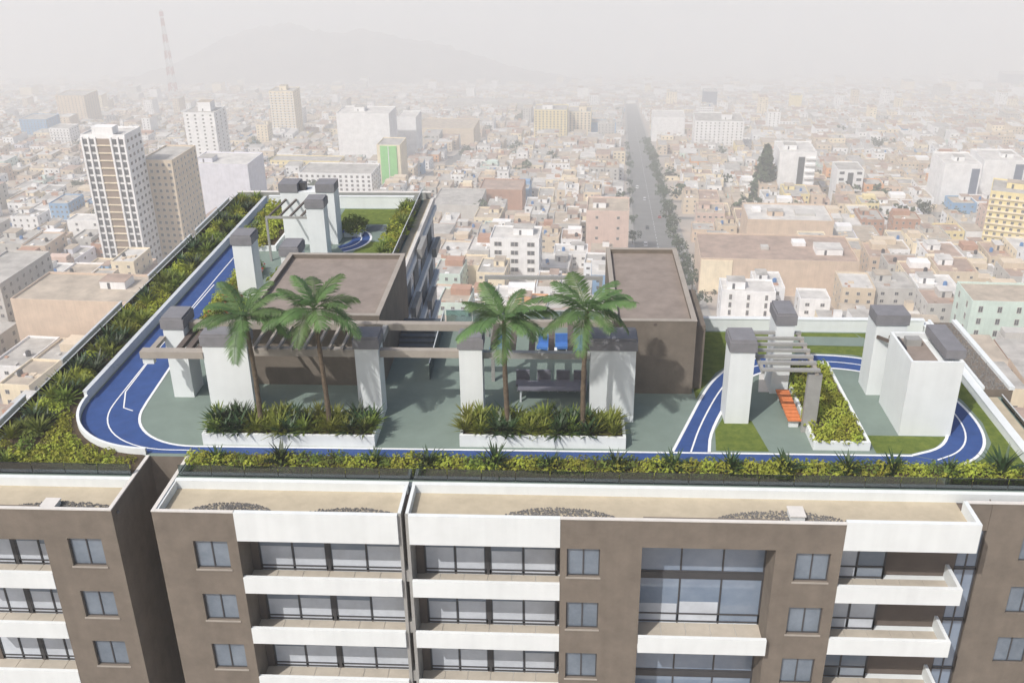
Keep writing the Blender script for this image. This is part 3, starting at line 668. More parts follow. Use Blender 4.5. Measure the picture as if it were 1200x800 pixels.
# front hedge
def along_x(x): return 'before the slatted pergola planter' if x < -8.8 else 'before the open court' if x < -4.7 else 'before the lounge planter' if x < 3.1 else 'before the looped track' if x < 11.5 else 'before the bench planter' if x < 14.4 else 'before the large stair tower'
def along_y(y): return 'at the corner bed' if y < 43.5 else 'facing the track bend columns' if y < 50 else 'facing the wide penthouse' if y < 56 else 'facing the flower planter' if y < 64 else 'facing the rear stair tower'
FH = 'front hedge along the glass balustrade'
x = -16.9
while x < 22.2:
    plant('leafy_shrub', ch(LY if random.random() < .75 else LM_), x, 38.45+random.uniform(-.12,.12), .02, .95, f'leafy shrub in the front hedge {along_x(x)}', FH)
    x += random.uniform(.5, .62)
x = -16.8
while x < 22.2:
    plant('low_shrub', ch(SMALL), x, 37.7+random.uniform(-.1,.1), .02, 1.05, f'low shrub behind dark glass at the hedge foot {along_x(x)}', FH)
    x += random.uniform(.62, .75)
for x in (-15.9, -12.6, -8.5, -3.0, -.3, 2.6, 7.6, 10.3, 14.9, 17.4, 19.6, -6.0, 5.0, 12.8):
    plant('spiky_plant', ch(BD), x+random.uniform(-.2,.2), 38.3, .02, random.uniform(.95, 1.35), f'dark spiky plant rising from the front hedge {along_x(x)}', 'dark spiky plants in the front hedge', 'plant')
# left hedge
y = 37.7; i = 0
while y < 78.3:
    dark = (i // 2) % 2 == 0
    for x in (-26.35, -25.35):
        me = ch(BD+BDm) if dark and random.random() < .8 else ch(LY+BY+LM_)
        plant('spiky_plant' if me in BD else 'leafy_shrub', me, x+random.uniform(-.2,.2), y+random.uniform(-.2,.2), .02, 1.1,
              f'dark spiky plant in the long side hedge {along_y(y)}' if me in BD else f'green shrub in the long side hedge {along_y(y)}', 'side hedge beside the blue track')
    y += .78; i += 1
# corner bed
for ix in range(12):
    for iy in range(11):
        x = -24.6 + ix*.47 + random.uniform(-.12,.12); y = 37.6 + iy*.52 + random.uniform(-.12,.12)
        if math.hypot(x+19.4, y-44.0) < 5.55 or x > -19.75: continue
        plant('low_shrub', ch(SMALL), x, y, .02, 1.05, 'low yellow-green shrub in the corner bed beside the track bend', 'corner bed shrubs')
def fill(x0, x1, y0, y1, z, sx, sy, choose, label, group, s_=1.0):
    y = y0
    while y <= y1:
        x = x0
        while x <= x1:
            nm, me, lab = choose(x); plant(nm, me, x+random.uniform(-.15,.15), y+random.uniform(-.12,.12), z, s_, lab or label, group); x += sx
        y += sy
def ab(where):
    def f(x):
        d = math.sin(x*1.9+.6) > .2
        me = ch(BD+BDm) if d else ch(BY)
        return ('dark_grass' if d else 'grassy_shrub', me, f'{"dark green" if d else "yellow-green"} grassy shrub in {where}')
    return f
fill(-16.6, -9.1, 40.3, 42.0, .5, .62, .6, ab('the planter before the slatted pergola'), '', 'slatted pergola planter shrubs', 1.05)
fill(-4.4, 2.75, 40.5, 42.2, .5, .62, .6, ab('the planter before the lounge table'), '', 'lounge planter shrubs', 1.05)
fill(12.1, 14.1, 40.6, 48.3, .33, .55, .6, lambda x: ('leafy_shrub', ch(LY+LY+SMALL), None), 'yellow-green leafy shrub in the planter behind the red bench', 'bench planter shrubs', .95)
fill(-21.3, -20.8, 50.4, 62.7, .28, .5, .7, lambda x: ('flowering_shrub' if x > -21.1 else 'leafy_shrub', ch(LF if x > -21.1 else LY), 'shrub with red flowers in the planter beside the straight track' if x > -21.1 else 'yellow-green shrub in the planter beside the straight track'), '', 'track side planter shrubs', 1.25)
fill(-23.2, -21.0, 67.0, 75.9, .28, .75, .85, lambda x: ('leafy_shrub', ch(LM_+LY), None), 'green shrub in the planter beside the rear stair tower', 'rear corner planter shrubs', 1.3)
fill(-12.6, -12.1, 64.9, 76.8, .28, .5, .75, lambda x: ('leafy_shrub', ch(LM_+LY+BDm), None), 'green shrub in the planter on the courtyard edge', 'courtyard edge planter shrubs', 1.2)
fill(-16.0, -15.3, 69.9, 71.8, .25, .6, .6, lambda x: ('leafy_shrub', ch(LM_), None), 'dark green shrub beside the rear blue bend', 'rear bend shrubs', 1.5)
for x, y in ((-18.6, 60.2), (-17.6, 60.8), (-19.0, 55.8)): plant('leafy_shrub', ch(LY), x, y, 0, 1.9, 'tall yellow-green bush behind the tan roofed penthouse', 'bushes behind the penthouse')
plant('leafy_shrub', LM_[0], 7.9, 53.1, 0, 1.2, 'single green bush against the white back parapet', None)

# palms
def frond(seed, droop):
    rr = random.Random(seed); mb = MB(); L_ = 2.45; pts = []
    for i in range(15):
        t = i/14; pts.append(Vector((L_*t*(1-.10*t), 0, L_*(.62*t - droop*t*t))))
    for a, b in zip(pts, pts[1:]): mb.bar(a, b, .035*(1.1-pts.index(a)/14), .03)
    for i in range(1, 30):
        t = .10 + .9*i/30; k = min(13, int(t*14)); f_ = t*14-k; p = pts[k].lerp(pts[k+1], f_); d = (pts[k+1]-pts[k]).normalized()
        ln = .66*math.sin(math.pi*min(1, t*.86+.12))**.7 + .08
        for sg in (-1, 1):
            dr = (d*.75 + Vector((0, sg*.9, 0)) + Vector((0, 0, -.12-rr.random()*.25))).normalized()
            q = p + dr*ln*rr.uniform(.85, 1.1) + Vector((0, 0, -.06)); w_ = d*.042
            mid_ = p.lerp(q, .5) + Vector((0, 0, .035))
            mb.quad(p-w_*.5, p+w_*.5, mid_+w_, mid_-w_); mb.tri(mid_-w_, mid_+w_, q)
    return mb.mesh('frond', M_PALM)
FR = [frond(1, .42), frond(2, .58), frond(3, .8)]
def palm(x, y, z0, ztop, label, seed):
    rr = random.Random(seed); t = thing('palm_tree', label, 'palm tree', (x, y, z0), 'potted roof palms')
    mb = MB(); n = 14; ring = 10; V = []
    for i in range(n+1):
        f_ = i/n; r = .125 - .04*f_ + (.05 if i == 0 else 0) + (.018 if i % 2 else 0)
        cx = x + .12*math.sin(f_*2.2+seed); cy = y + .08*math.sin(f_*1.7)
        for j in range(ring): a = 6.2832*j/ring; V.append((cx+r*math.cos(a), cy+r*math.sin(a), z0+(ztop-z0)*f_))
    mb.v = V
    for i in range(n):
        for j in range(ring): mb.f.append((i*ring+j, i*ring+(j+1) % ring, (i+1)*ring+(j+1) % ring, (i+1)*ring+j)); mb.mi.append(0)
    mb.build('trunk', M_TRUNK, t); top = (x+.12*math.sin(2.2+seed), y+.08*math.sin(1.7), ztop-.05)
    N_ = 17
    for i in range(N_):
        f_ = i/N_; o = bpy.data.objects.new('frond', FR[0] if f_ < .4 else FR[1] if f_ < .75 else FR[2]); reg(o, t, top)
        tilt = -math.radians(46 - 58*f_ + rr.uniform(-9, 9)) + .30
        o.rotation_euler = (rr.uniform(-.25, .25), tilt, i*2.39996+rr.uniform(-.2, .2)); k = rr.uniform(.9, 1.15)*(.85 if f_ < .25 else 1); o.scale = (k, k, k)
palm(-14.5, 40.8, .5, 6.3, 'palm beside the broad column before the slatted pergola', 1)
palm(-11.15, 40.8, .5, 6.7, 'palm before the slatted pergola, nearer the open court', 2)
palm(-2.5, 40.8, .5, 6.2, 'palm before the lounge table, nearer the open court', 3)
palm(1.15, 40.8, .5, 6.7, 'palm before the lounge table, nearer the tall brown penthouse', 4)

exec_city = True
# ------------------------------------------------------------------ city
WC = {  # wall colours of the town
 'white': (0.74, 0.73, 0.70), 'cream': (0.62, 0.54, 0.40), 'beige': (0.50, 0.42, 0.32), 'pink': (0.50, 0.385, 0.33), 'grey': (0.40, 0.39, 0.37), 'tan': (0.48, 0.38, 0.295),
 'brick': (0.34, 0.20, 0.14), 'yellow': (0.60, 0.51, 0.28), 'blue': (0.17, 0.29, 0.44), 'green': (0.20, 0.46, 0.16), 'mint': (0.46, 0.55, 0.50), 'orange': (0.56, 0.30, 0.15), 'lavender': (0.55, 0.55, 0.60), 'brown': (0.22, 0.17, 0.135), 'slate': (0.12, 0.14, 0.19)}
WC = {k: tuple(min(.82, v*1.28) for v in c) for k, c in WC.items()}
WM = {k: MAT(k + '_town_wall', c, 0.9, 0.10, 0.25, streak=0.09) for k, c in WC.items()}
RM = [MAT('concrete_roof', (0.40, 0.385, 0.36), 0.95, 0.28, 0.2), MAT('dusty_roof', (0.42, 0.36, 0.29), 0.95, 0.25, 0.2), MAT('brick_dust_roof', (0.36, 0.27, 0.22), 0.95, 0.25, 0.2), MAT('pale_roof', (0.56, 0.545, 0.52), 0.9, 0.2, 0.2)]
M_TWIN = MAT('town_window_glass', (0.09, 0.095, 0.105), 0.15, 0.4, 0.6, spec=0.6)
M_TFRAME = MAT('town_window_frame', (0.5, 0.48, 0.45), 0.8, 0.1, 1)
M_TANK = MAT('black_water_tank', (0.06, 0.06, 0.065), 0.5, 0.1, 1); M_TANKB = MAT('blue_water_tank', (0.08, 0.2, 0.42), 0.5, 0.1, 1)
# a framed window of unit size facing -y, pane set back inside the frame
wmb = MB(); wmb.box(-.5,-.5,-.5,-.42,.5,.5).box(.42,-.5,-.5,.5,.5,.5).box(-.42,-.5,-.5,.42,.5,-.43).box(-.42,-.5,.43,.42,.5,.5).box(-.03,-.42,-.43,.03,.4,.43)
wmb.box(-.42,-.3,-.43,.42,-.05,.43, 1)
TWIN = wmb.mesh('town_window', [M_TFRAME, M_TWIN])
tmb = MB(); tmb.prism([(.5*math.cos(i*.7854), .5*math.sin(i*.7854)) for i in range(8)], 0, .85).prism([(.3*math.cos(i*.7854), .3*math.sin(i*.7854)) for i in range(8)], .85, 1)
TANK = [tmb.mesh('tank', M_TANK)]; TANK.append(TANK[0].copy()); TANK[1].materials[0] = M_TANKB

def house(name, label, cat, x, y, w, d, h, col, roof=0, rot=GRID, group=None, win=True, storey=2.9, spacing=3.2, hut=None, tank=None, side=None, wmat=None, rows=None, wsize=(1.3, 1.35), parts=None, trim=None):
    """x, y: middle of the front face on the ground"""
    z = zg(y); t = thing(name, label, cat, (x, y, z), group, rot); base = -SLOPE*d - 5
    def loc(nm, me, p, s_, rz=0):
        o = bpy.data.objects.new(nm, me); COL.objects.link(o); o.parent = t; o.location = p; o.scale = s_; o.rotation_euler.z = rz; return o
    mb = MB(); hw = w/2; pp = min(.25, w*.05)
    mb.box(-hw, 0, base, hw, d, h, top=False, bottom=False); mb.box(-hw+pp, pp, h-.8, hw-pp, d-pp, h, top=False, bottom=False)
    mb.quad((-hw,0,h),(hw,0,h),(hw-pp,pp,h),(-hw+pp,pp,h)).quad((hw,0,h),(hw,d,h),(hw-pp,d-pp,h),(hw-pp,pp,h)).quad((hw,d,h),(-hw,d,h),(-hw+pp,d-pp,h),(hw-pp,d-pp,h)).quad((-hw,d,h),(-hw,0,h),(-hw+pp,pp,h),(-hw+pp,d-pp,h))
    loc('wall', mb.mesh('house_wall', WM[col]), (0,0,0), (1,1,1))
    loc('roof', cube_mesh(RM[roof]), (0, d/2, h-.72), (w-2*pp-.02, d-2*pp-.02, .16))
    if hut:
        hx, hy, hw_, hd, hh = hut
        loc('roof_hut', cube_mesh(WM[hut_col(col)]), (hx, hy, h-.64+hh/2), (hw_, hd, hh)); loc('hut_roof', cube_mesh(RM[(roof+1) % 4]), (hx, hy, h-.64+hh+.06), (hw_+.3, hd+.3, .12))
        if hw_ > 2: loc('hut_door', cube_mesh(M_TWIN), (hx-hw_*.15, hy-hd/2-.02, h-.64+1.0), (.9, .06, 2.0))
    if tank:
        loc('water_tank', TANK[tank[3]], (tank[0], tank[1], h-.64), (tank[2], tank[2], tank[2]*1.15))
    if win:
        n = max(1, int((h-.6)/storey)); c = max(1, int((w-.8)/spacing))
        for r in range(n):
            zz = h - .9 - storey*(r+.5) + .15
            for k in range(c):
                loc('window', TWIN, (-hw + w*(k+.5)/c, -.0, zz), (wsize[0], .16, wsize[1]))
            sd = side if side is not None else (1 if x < 0 else -1)
            c2 = max(1, int((d-.8)/(spacing*1.25)))
            for k in range(c2): loc('window', TWIN, (sd*hw, d*(k+.5)/c2, zz), (wsize[0], .16, wsize[1]), sd*math.pi/2)
    if trim:
        for r in range(int((h-.6)/storey)): loc('floor_band', cube_mesh(WM[trim]), (0, -.25, h-.9-storey*(r+1)+.5), (w+.1, .6, .7))
    for nm, mt, p, s_ in (parts or []): loc(nm, cube_mesh(mt), p, s_)
    return t
def hut_col(c): return c if c in ('white', 'cream', 'grey') else 'white' if random.random() < .4 else c

LMK = []   # footprints already taken
def lmk(x, y, w, d, ph): LMK.append((x, y, w, d, ph))
def H(name, label, cat, x, y, w, d, h, col, ph, **k):
    lmk(x, y, w, d, ph); return house(name, label, cat, x, y, w, d, h, col, **k)
# lattice tower
tw, th, td = 19.0, 60.5, 15
P = []
for r in range(18):
    zz = th - 3.0 - r*3.2
    for cx_ in (-7.9, -4.9, 4.9, 7.9): P.append(('window', M_TWIN, (cx_, -.02, zz), (1.9, .3, 2.2)))
    P.append(('centre_panel', WM['brown'], (0, -.03, zz), (6.0, .2, 2.5))); P.append(('centre_slab', WM['cream'], (0, -.25, zz-1.6), (6.3, .6, .35)))
    for k in range(4): P.append(('side_window', M_TWIN, (9.5, 2.2+k*3.6, zz), (.2, 1.5, 1.3)))
for cx_ in (-9.3, -6.4, -3.4, 3.4, 6.4, 9.3): P.append(('rib', WM['white'], (cx_, -.25, th/2-2), (.8, .7, th+2)))
P.append(('roof_crown', WM['white'], (0, 3, th+1.4), (9, 5, 3.0)))
H('apartment_tower', 'tall white lattice-fronted tower with brown central strip', 'tower', -190.5, 398.1, tw, td, th, 'white', 'the white lattice tower', win=False, parts=P, roof=3)
H('apartment_tower', 'beige grid-windowed block standing directly behind the lattice tower', 'tower', -175.5, 412, 14, 26, 48.5, 'beige', 'the white lattice tower', spacing=2.6, side=1)
H('office_block', 'blank pale lavender gable-walled block beside the rear wing', 'building', -192, 532, 34, 26, 34.8, 'lavender', 'the blank lavender gable', win=False, roof=3, hut=(-9, 9, 8, 8, 2.6))
H('apartment_tower', 'stepped white tower with plain white front', 'tower', -277.9, 744, 24.5, 24, 53.4, 'white', 'the stepped white tower', spacing=5, hut=(2, 12, 10, 9, 7), wsize=(1.6, 1.2))
H('apartment_tower', 'slender cream tower with rows of dark windows', 'tower', -314, 1099, 27.5, 25, 60.3, 'cream', 'the slender cream tower', spacing=4.4, trim='white', hut=(0, 12, 8, 8, 5))
H('office_block', 'big blank white block behind the green-fronted building', 'building', -174, 851, 46.5, 30, 47.5, 'white', 'the big blank white block', win=False, roof=3, hut=(-5, 15, 9, 9, 4))
H('office_block', 'narrow white block beside the big blank white one', 'building', -143.6, 899, 17.6, 26, 42, 'white', 'the big blank white block', win=False, roof=3)
P = [('stripe', WM['green'], (0, -.3, 16.5), (11.5, .8, 34)), ('stripe_joint', WM['white'], (0, -.5, 16.5), (.5, 1.0, 34))]
H('office_block', 'slim building with bright green front panels', 'building', -121.2, 673, 16.4, 22, 34.2, 'cream', 'the green-fronted building', win=False, parts=P)
H('apartment_block', 'wide white block dotted with square dark windows', 'building', -149.6, 627.5, 49, 26, 19.1, 'white', 'the dotted white block', spacing=3.6, wsize=(1.7, 1.7))
H('apartment_block', 'tall yellow apartment block with many small windows', 'building', -15.4, 1151, 38, 30, 37, 'yellow', 'the yellow apartment block', spacing=3.9, hut=(-4, 12, 12, 10, 5), wsize=(1.9, 1.7), trim=None)
H('apartment_block', 'cream-yellow wing beside the tall yellow apartment block', 'building', 18.9, 1178, 26.5, 30, 33.6, 'cream', 'the yellow apartment block', spacing=3.9, wsize=(1.9, 1.7), hut=(3, 12, 9, 9, 5))
H('warehouse', 'plain blue box building at the edge of the avenue', 'building', 45.9, 1192, 33, 20, 19.6, 'blue', 'the blue box building', win=False, roof=0)
H('office_block', 'plain white block at the far end of the avenue', 'building', 121, 1152, 37.6, 40, 28, 'white', 'the white avenue blocks', win=False, roof=3)
H('apartment_block', 'white block with window rows beyond the avenue', 'building', 158, 1013, 48.7, 40, 31.6, 'white', 'the white avenue blocks', spacing=4, hut=(8, 15, 10, 9, 5))
P = [('glass_strip', M_TWIN, (2.5, -.05, 16), (4, .3, 28))] + [('balcony', WM['white'], (8, -.6, 4+4.2*i), (6, 1.4, 1.3)) for i in range(7)]
H('apartment_block', 'modern white block with dark glass strip and balconies', 'building', 149.4, 630, 23, 28, 33.3, 'white', 'the modern white block', win=False, parts=P, roof=3, hut=(-4, 12, 8, 8, 3))
P = [('glass_strip', M_TWIN, (0, -.05, 11), (3.4, .3, 19))] + [('window', M_TWIN, (sx*5.4, -.03, 3.5+4.2*i), (3.0, .2, 1.7)) for i in range(5) for sx in (-1, 1)]
H('apartment_block', 'small white block with paired dark windows and central glass strip', 'building', 181.9, 623, 16.2, 20, 22.4, 'white', 'the paired window block', win=False, parts=P)
H('house', 'orange walled house beside the paired-window white block', 'house', 196.5, 619, 11.5, 14, 13.4, 'orange', 'the paired window block')
P = [('recess', WM['slate'], (7.5, -.03, 14), (4.5, .2, 26))]
H('office_block', 'plain white slab block with one dark vertical recess', 'building', 236.4, 587, 21.2, 28, 29.9, 'white', 'the white slab blocks', win=False, parts=P, roof=3, hut=(0, 12, 6, 6, 2.5))
P = [('recess', WM['slate'], (9, -.03, 14), (5, .2, 26))]
H('office_block', 'wide white slab block behind the yellow balcony flats', 'building', 272.2, 614, 25, 28, 29.5, 'white', 'the white slab blocks', win=False, parts=P, roof=3, hut=(4, 12, 7, 6, 2.5))
H('apartment_block', 'yellow flats with stacked balcony bands', 'building', 199, 434, 19, 22, 32, 'yellow', 'the yellow balcony flats', trim='cream', spacing=3, rot=GRID-.35, hut=(0, 12, 7, 6, 2.6))
H('apartment_block', 'pale yellow flats next to the balcony flats', 'building', 220, 411, 17, 22, 31.5, 'yellow', 'the yellow balcony flats', trim='white', spacing=3, rot=GRID-.35)
H('warehouse', 'tan windowless hall with rooftop clutter behind the long brown one', 'warehouse', 106, 447, 39.4, 26, 17, 'tan', 'the tan halls', win=False, roof=3, hut=(-6, 10, 7, 5, 2.2), parts=[('yellow_panel', WM['yellow'], (-6, -.1, 1.5), (14, .3, 5)), ('skylight', WM['grey'], (8, 12, 16.9), (9, 7, 1.2)), ('vent', WM['white'], (-14, 16, 16.9), (4, 5, 1.6))])
H('warehouse', 'long tan windowless hall with pinkish flat roof', 'warehouse', 83, 361, 59.7, 30, 14.8, 'tan', 'the tan halls', win=False, roof=2, hut=(20, 12, 10, 8, 2.4), parts=[('white_corner', WM['cream'], (-23.5, -.15, 7.5), (12, .35, 13)), ('vent', WM['white'], (10, 20, 14.9), (5, 5, 1.5)), ('vent', WM['grey'], (-4, 14, 14.8), (3, 3, 1.3))])
H('house', 'white two-storey house just beyond the white back parapet', 'house', 64, 318, 18.2, 12, 11.9, 'white', 'the white house behind the back parapet', roof=3, spacing=4.5, hut=(-4, 6, 6, 5, 2.8), wsize=(1.0, 2.0))
H('house', 'small white house with square windows near the pergola cap', 'house', 88.4, 324, 10.4, 10, 7.8, 'white', 'the small white house', roof=3, spacing=4.2, wsize=(1.5, 1.3))
H('house', 'mint green house with tall windows beyond the large stair tower', 'house', 137, 286, 22.6, 16, 16.8, 'mint', 'the mint green house', spacing=4.5, storey=4, wsize=(1.4, 2.1), roof=1)
H('house', 'white villa with open terraces behind the middle palms', 'house', -19.3, 376, 19.9, 16, 20.2, 'white', 'the white villa', roof=3, spacing=5.5, wsize=(3.2, 1.9), storey=3.6, hut=(3, 9, 8, 6, 2.8))
H('house', 'salmon pink walled house beside the avenue with two small windows', 'house', 20.5, 436, 19.5, 22, 22.8, 'pink', 'the salmon pink house', spacing=7, storey=5, roof=1, hut=(-4, 9, 6, 6, 2.6))
H('warehouse', 'large sand-coloured blank walled hall below the long side hedge', 'warehouse', -144.7, 262, 37, 22, 20.8, 'tan', 'the sand-coloured hall', win=False, roof=1, hut=(8, 14, 8, 6, 2.4))
H('apartment_block', 'grey-brown block with window rows at the sand-coloured hall', 'building', -184, 281, 15.4, 30, 21.5, 'grey', 'the sand-coloured hall', spacing=2.6)
H('house', 'white box house below the lattice tower', 'house', -234.5, 455, 19, 10, 14.2, 'white', 'the white lattice tower', spacing=9, roof=3)
H('apartment_tower', 'pair of grey-beige slabs far behind the lattice tower', 'tower', -694, 1374, 42, 40, 48, 'beige', 'the grey-beige slabs', spacing=5)
H('office_block', 'blue glazed block far behind the lattice tower', 'building', -617, 1123, 33, 30, 28, 'blue', 'the blue glazed block', spacing=4)
H('apartment_block', 'white banded block beside the blue glazed one', 'building', -527, 1007, 22, 20, 25, 'white', 'the blue glazed block', trim='white')
H('school', 'long yellow and cream banded school building', 'school', -203.5, 757, 56, 16, 15, 'yellow', 'the yellow banded school', trim='cream', spacing=4)
H('warehouse', 'wide beige hall with flat roof beside the side street', 'warehouse', -133, 1100, 65, 50, 19, 'beige', 'the wide beige hall', win=False, roof=1)
H('warehouse', 'very long low grey building far behind the yellow flats', 'warehouse', -137, 1810, 164, 40, 21, 'grey', 'the long grey building', win=False)
H('office_block', 'isolated dark slate slab in the distance', 'building', 270, 1866, 25, 30, 38, 'slate', 'the dark slate slab', win=False)
H('office_block', 'wide dark blue block beyond the last houses', 'building', 1533, 3496, 85, 60, 50, 'slate', 'the wide dark block', win=False)
H('apartment_tower', 'thin yellow-edged tower in the distance', 'tower', 405, 1767, 19, 20, 34, 'yellow', 'the thin yellow tower', win=False)
H('warehouse', 'low brick-red walled workshop', 'workshop', -38.5, 591, 26.6, 24, 13, 'brick', 'the brick workshop', win=False, roof=2)
H('warehouse', 'low grey-roofed shed beside the brick workshop', 'shed', -63, 555, 28, 34, 8.3, 'grey', 'the brick workshop', win=False, roof=0)

# the rest of the town, lot by lot along the street grid
def project(x, y, z):
    v = Vector((x, y, z-CAM_Z)); c = v.dot(FWD)
    return 600+FPX*v.dot(RIGHT)/c, 400-FPX*v.dot(UP)/c, c
SIL = [(-200, 715), (0, 508), (283, 226), (515, 229), (521, 380), (700, 388), (704, 288), (792, 288), (832, 372), (1090, 372), (1145, 400), (1400, 560), (1400, 900), (-200, 900)]
def inside(px, py):
    c = False; j = len(SIL)-1
    for i in range(len(SIL)):
        (xi, yi), (xj, yj) = SIL[i], SIL[j]
        if (yi > py) != (yj > py) and px < (xj-xi)*(py-yi)/(yj-yi)+xi: c = not c
        j = i
    return c
ca, sa = math.cos(GRID), math.sin(GRID)
def segd(pts, x, y):
    b = 1e9
    for (xa, ya), (xb, yb) in zip(pts, pts[1:]):
        dx, dy = xb-xa, yb-ya; t_ = max(0, min(1, ((x-xa)*dx+(y-ya)*dy)/(dx*dx+dy*dy))); b = min(b, math.hypot(x-xa-t_*dx, y-ya-t_*dy))
    return b
def free(x, y, w, d):
    yc = y + d/2
    if -45 < x < 40 and y < 110: return False
    if y < 2300 and abs(x-ave_x(yc)) < 14.5+w/2: return False
    if y < 1800 and segd(diag, x, yc) < 8+max(w, d)/2: return False
    if y < 1100 and (segd(cross1, x, yc) < 6.5+d/2 or segd(cross2, x, yc) < 5.5+d/2 or segd(cross3, x, yc) < 5.5+d/2): return False
    for lx, ly, lw_, ld, _ in LMK:
        if abs(x-lx) < (lw_+w)/2+1 and abs(yc-ly-ld/2) < (ld+d)/2+1: return False
    return True
cols = ['white']*7 + ['white']*2 + ['cream']*6 + ['beige']*6 + ['tan']*3 + ['pink'] + ['grey']*5 + ['brick'] + ['yellow', 'mint', 'orange', 'lavender', 'blue']
lots = []
def rows(y0, y1, wr, dr, street, skip, hr):
    v = y0
    while v < y1:
        d = random.uniform(*dr); half = 0.60*v + 140; u = -half
        blk = 0
        while u < half:
            w = random.uniform(*wr); blk += w
            if blk > 95: u += street; blk = 0
            x = u+w/2 + .058*v; 
            u += w + (random.uniform(0, 1.2) if random.random() < .8 else 6)
            if random.random() < skip: continue
            yy = v + random.uniform(-2, 2)
            p = project(x, yy, zg(yy))
            if not (-170 < p[0] < 1370) or p[1] > 1000 or not free(x, yy, w, d): continue
            q = random.random(); h = random.choice(hr) * random.uniform(.92, 1.1) * (2.9 if v < 3000 else 3.2) + .8
            if q > (.985 if v > 900 else 1.0): h = random.uniform(18, 34) * (1 + (v > 1500)*.3)
            lots.append((x, yy, w, d, h, random.choice(cols if h < 13 else ['white', 'cream', 'beige', 'grey', 'white']), random.choice((0, 0, 1, 1, 2, 3))))
        v += d + (1.0 if random.random() < .5 else street*.9)
rows(150, 1000, (7.5, 15), (12, 20), 9, .07, (1, 2, 2, 2, 3, 3, 4))
rows(1000, 2200, (9, 20), (14, 26), 11, .06, (1, 2, 2, 3, 3, 4, 5))
rows(2200, 4300, (14, 34), (22, 40), 16, .12, (2, 2, 3, 3, 4, 6))
rows(4300, 6700, (30, 70), (45, 80), 30, .25, (2, 3, 4, 5))
scored = []
for i, L_ in enumerate(lots):
    p = project(L_[0], L_[1], zg(L_[1])+L_[4]); vis = -20 < p[0] < 1220 and p[1] < 800 and not inside(p[0], p[1]+6*600/p[2])
    scored.append((-(L_[2]*max(L_[4], 5))/p[2]**2 if vis else 0, i))
scored.sort(); NEAR = {i for s_, i in scored[:262] if s_ < 0}
FEAT = ['a bare roof', 'a roof hut', 'a black tank', 'a hut and blue tank']
SH = {1: 'single-storey', 2: 'two-storey', 3: 'three-storey', 4: 'four-storey'}
def cadj(c): return {'pink': 'salmon pink', 'grey': 'concrete grey', 'tan': 'tan brick', 'brick': 'red-brown brick', 'mint': 'mint green'}.get(c, c)
seen = {}
for i in sorted(NEAR):
    x, y, w, d, h, c, rf = lots[i]; f_ = random.randrange(4); n = max(1, round((h-.8)/2.9))
    near = min(LMK, key=lambda q: math.hypot(q[0]-x, q[1]-y))[4]; ns = SH.get(n, 'tall')
    lab = f'{cadj(c)} {ns} house with {FEAT[f_]} near {near}'
    if len(lab.split()) > 16: lab = f'{cadj(c)} {ns} house, {FEAT[f_][2:]}, near {near}'
    side_ = random.choice((-1, 1))
    house('town_house', lab, 'house', x, y, w, d, h, c, rf, GRID+random.uniform(-.04, .04), f'{cadj(c)} {ns} town houses near {near}', spacing=random.choice((2.6, 3.2, 4)), wsize=(random.uniform(.95, 1.5), random.uniform(1.0, 1.5)),
          hut=(side_*w*.2, d*.68, w*.38, d*.35, 2.3) if f_ in (1, 3) else None, tank=(-side_*w*.22, d*.4, 1.5, 1 if f_ == 3 else 0) if f_ in (2, 3) else None,
          parts=[('roof_clutter', random.choice([WM['grey'], WM['brick'], WM['beige'], WM['white'], RM[2]]), (random.uniform(-.38, .38)*w, random.uniform(.1, .55)*d, h-.55), (random.uniform(.6, 2.2), random.uniform(.5, 1.8), random.uniform(.3, 1.1))) for _ in range(random.randrange(2, 6))]
          + ([('upper_floor', WM[random.choice((c, 'white', 'brick', 'beige'))], (-side_*w*.12, d*.78, h+.45), (w*.66, d*.34, 2.4))] if f_ in (0, 2) and random.random() < .6 else []))

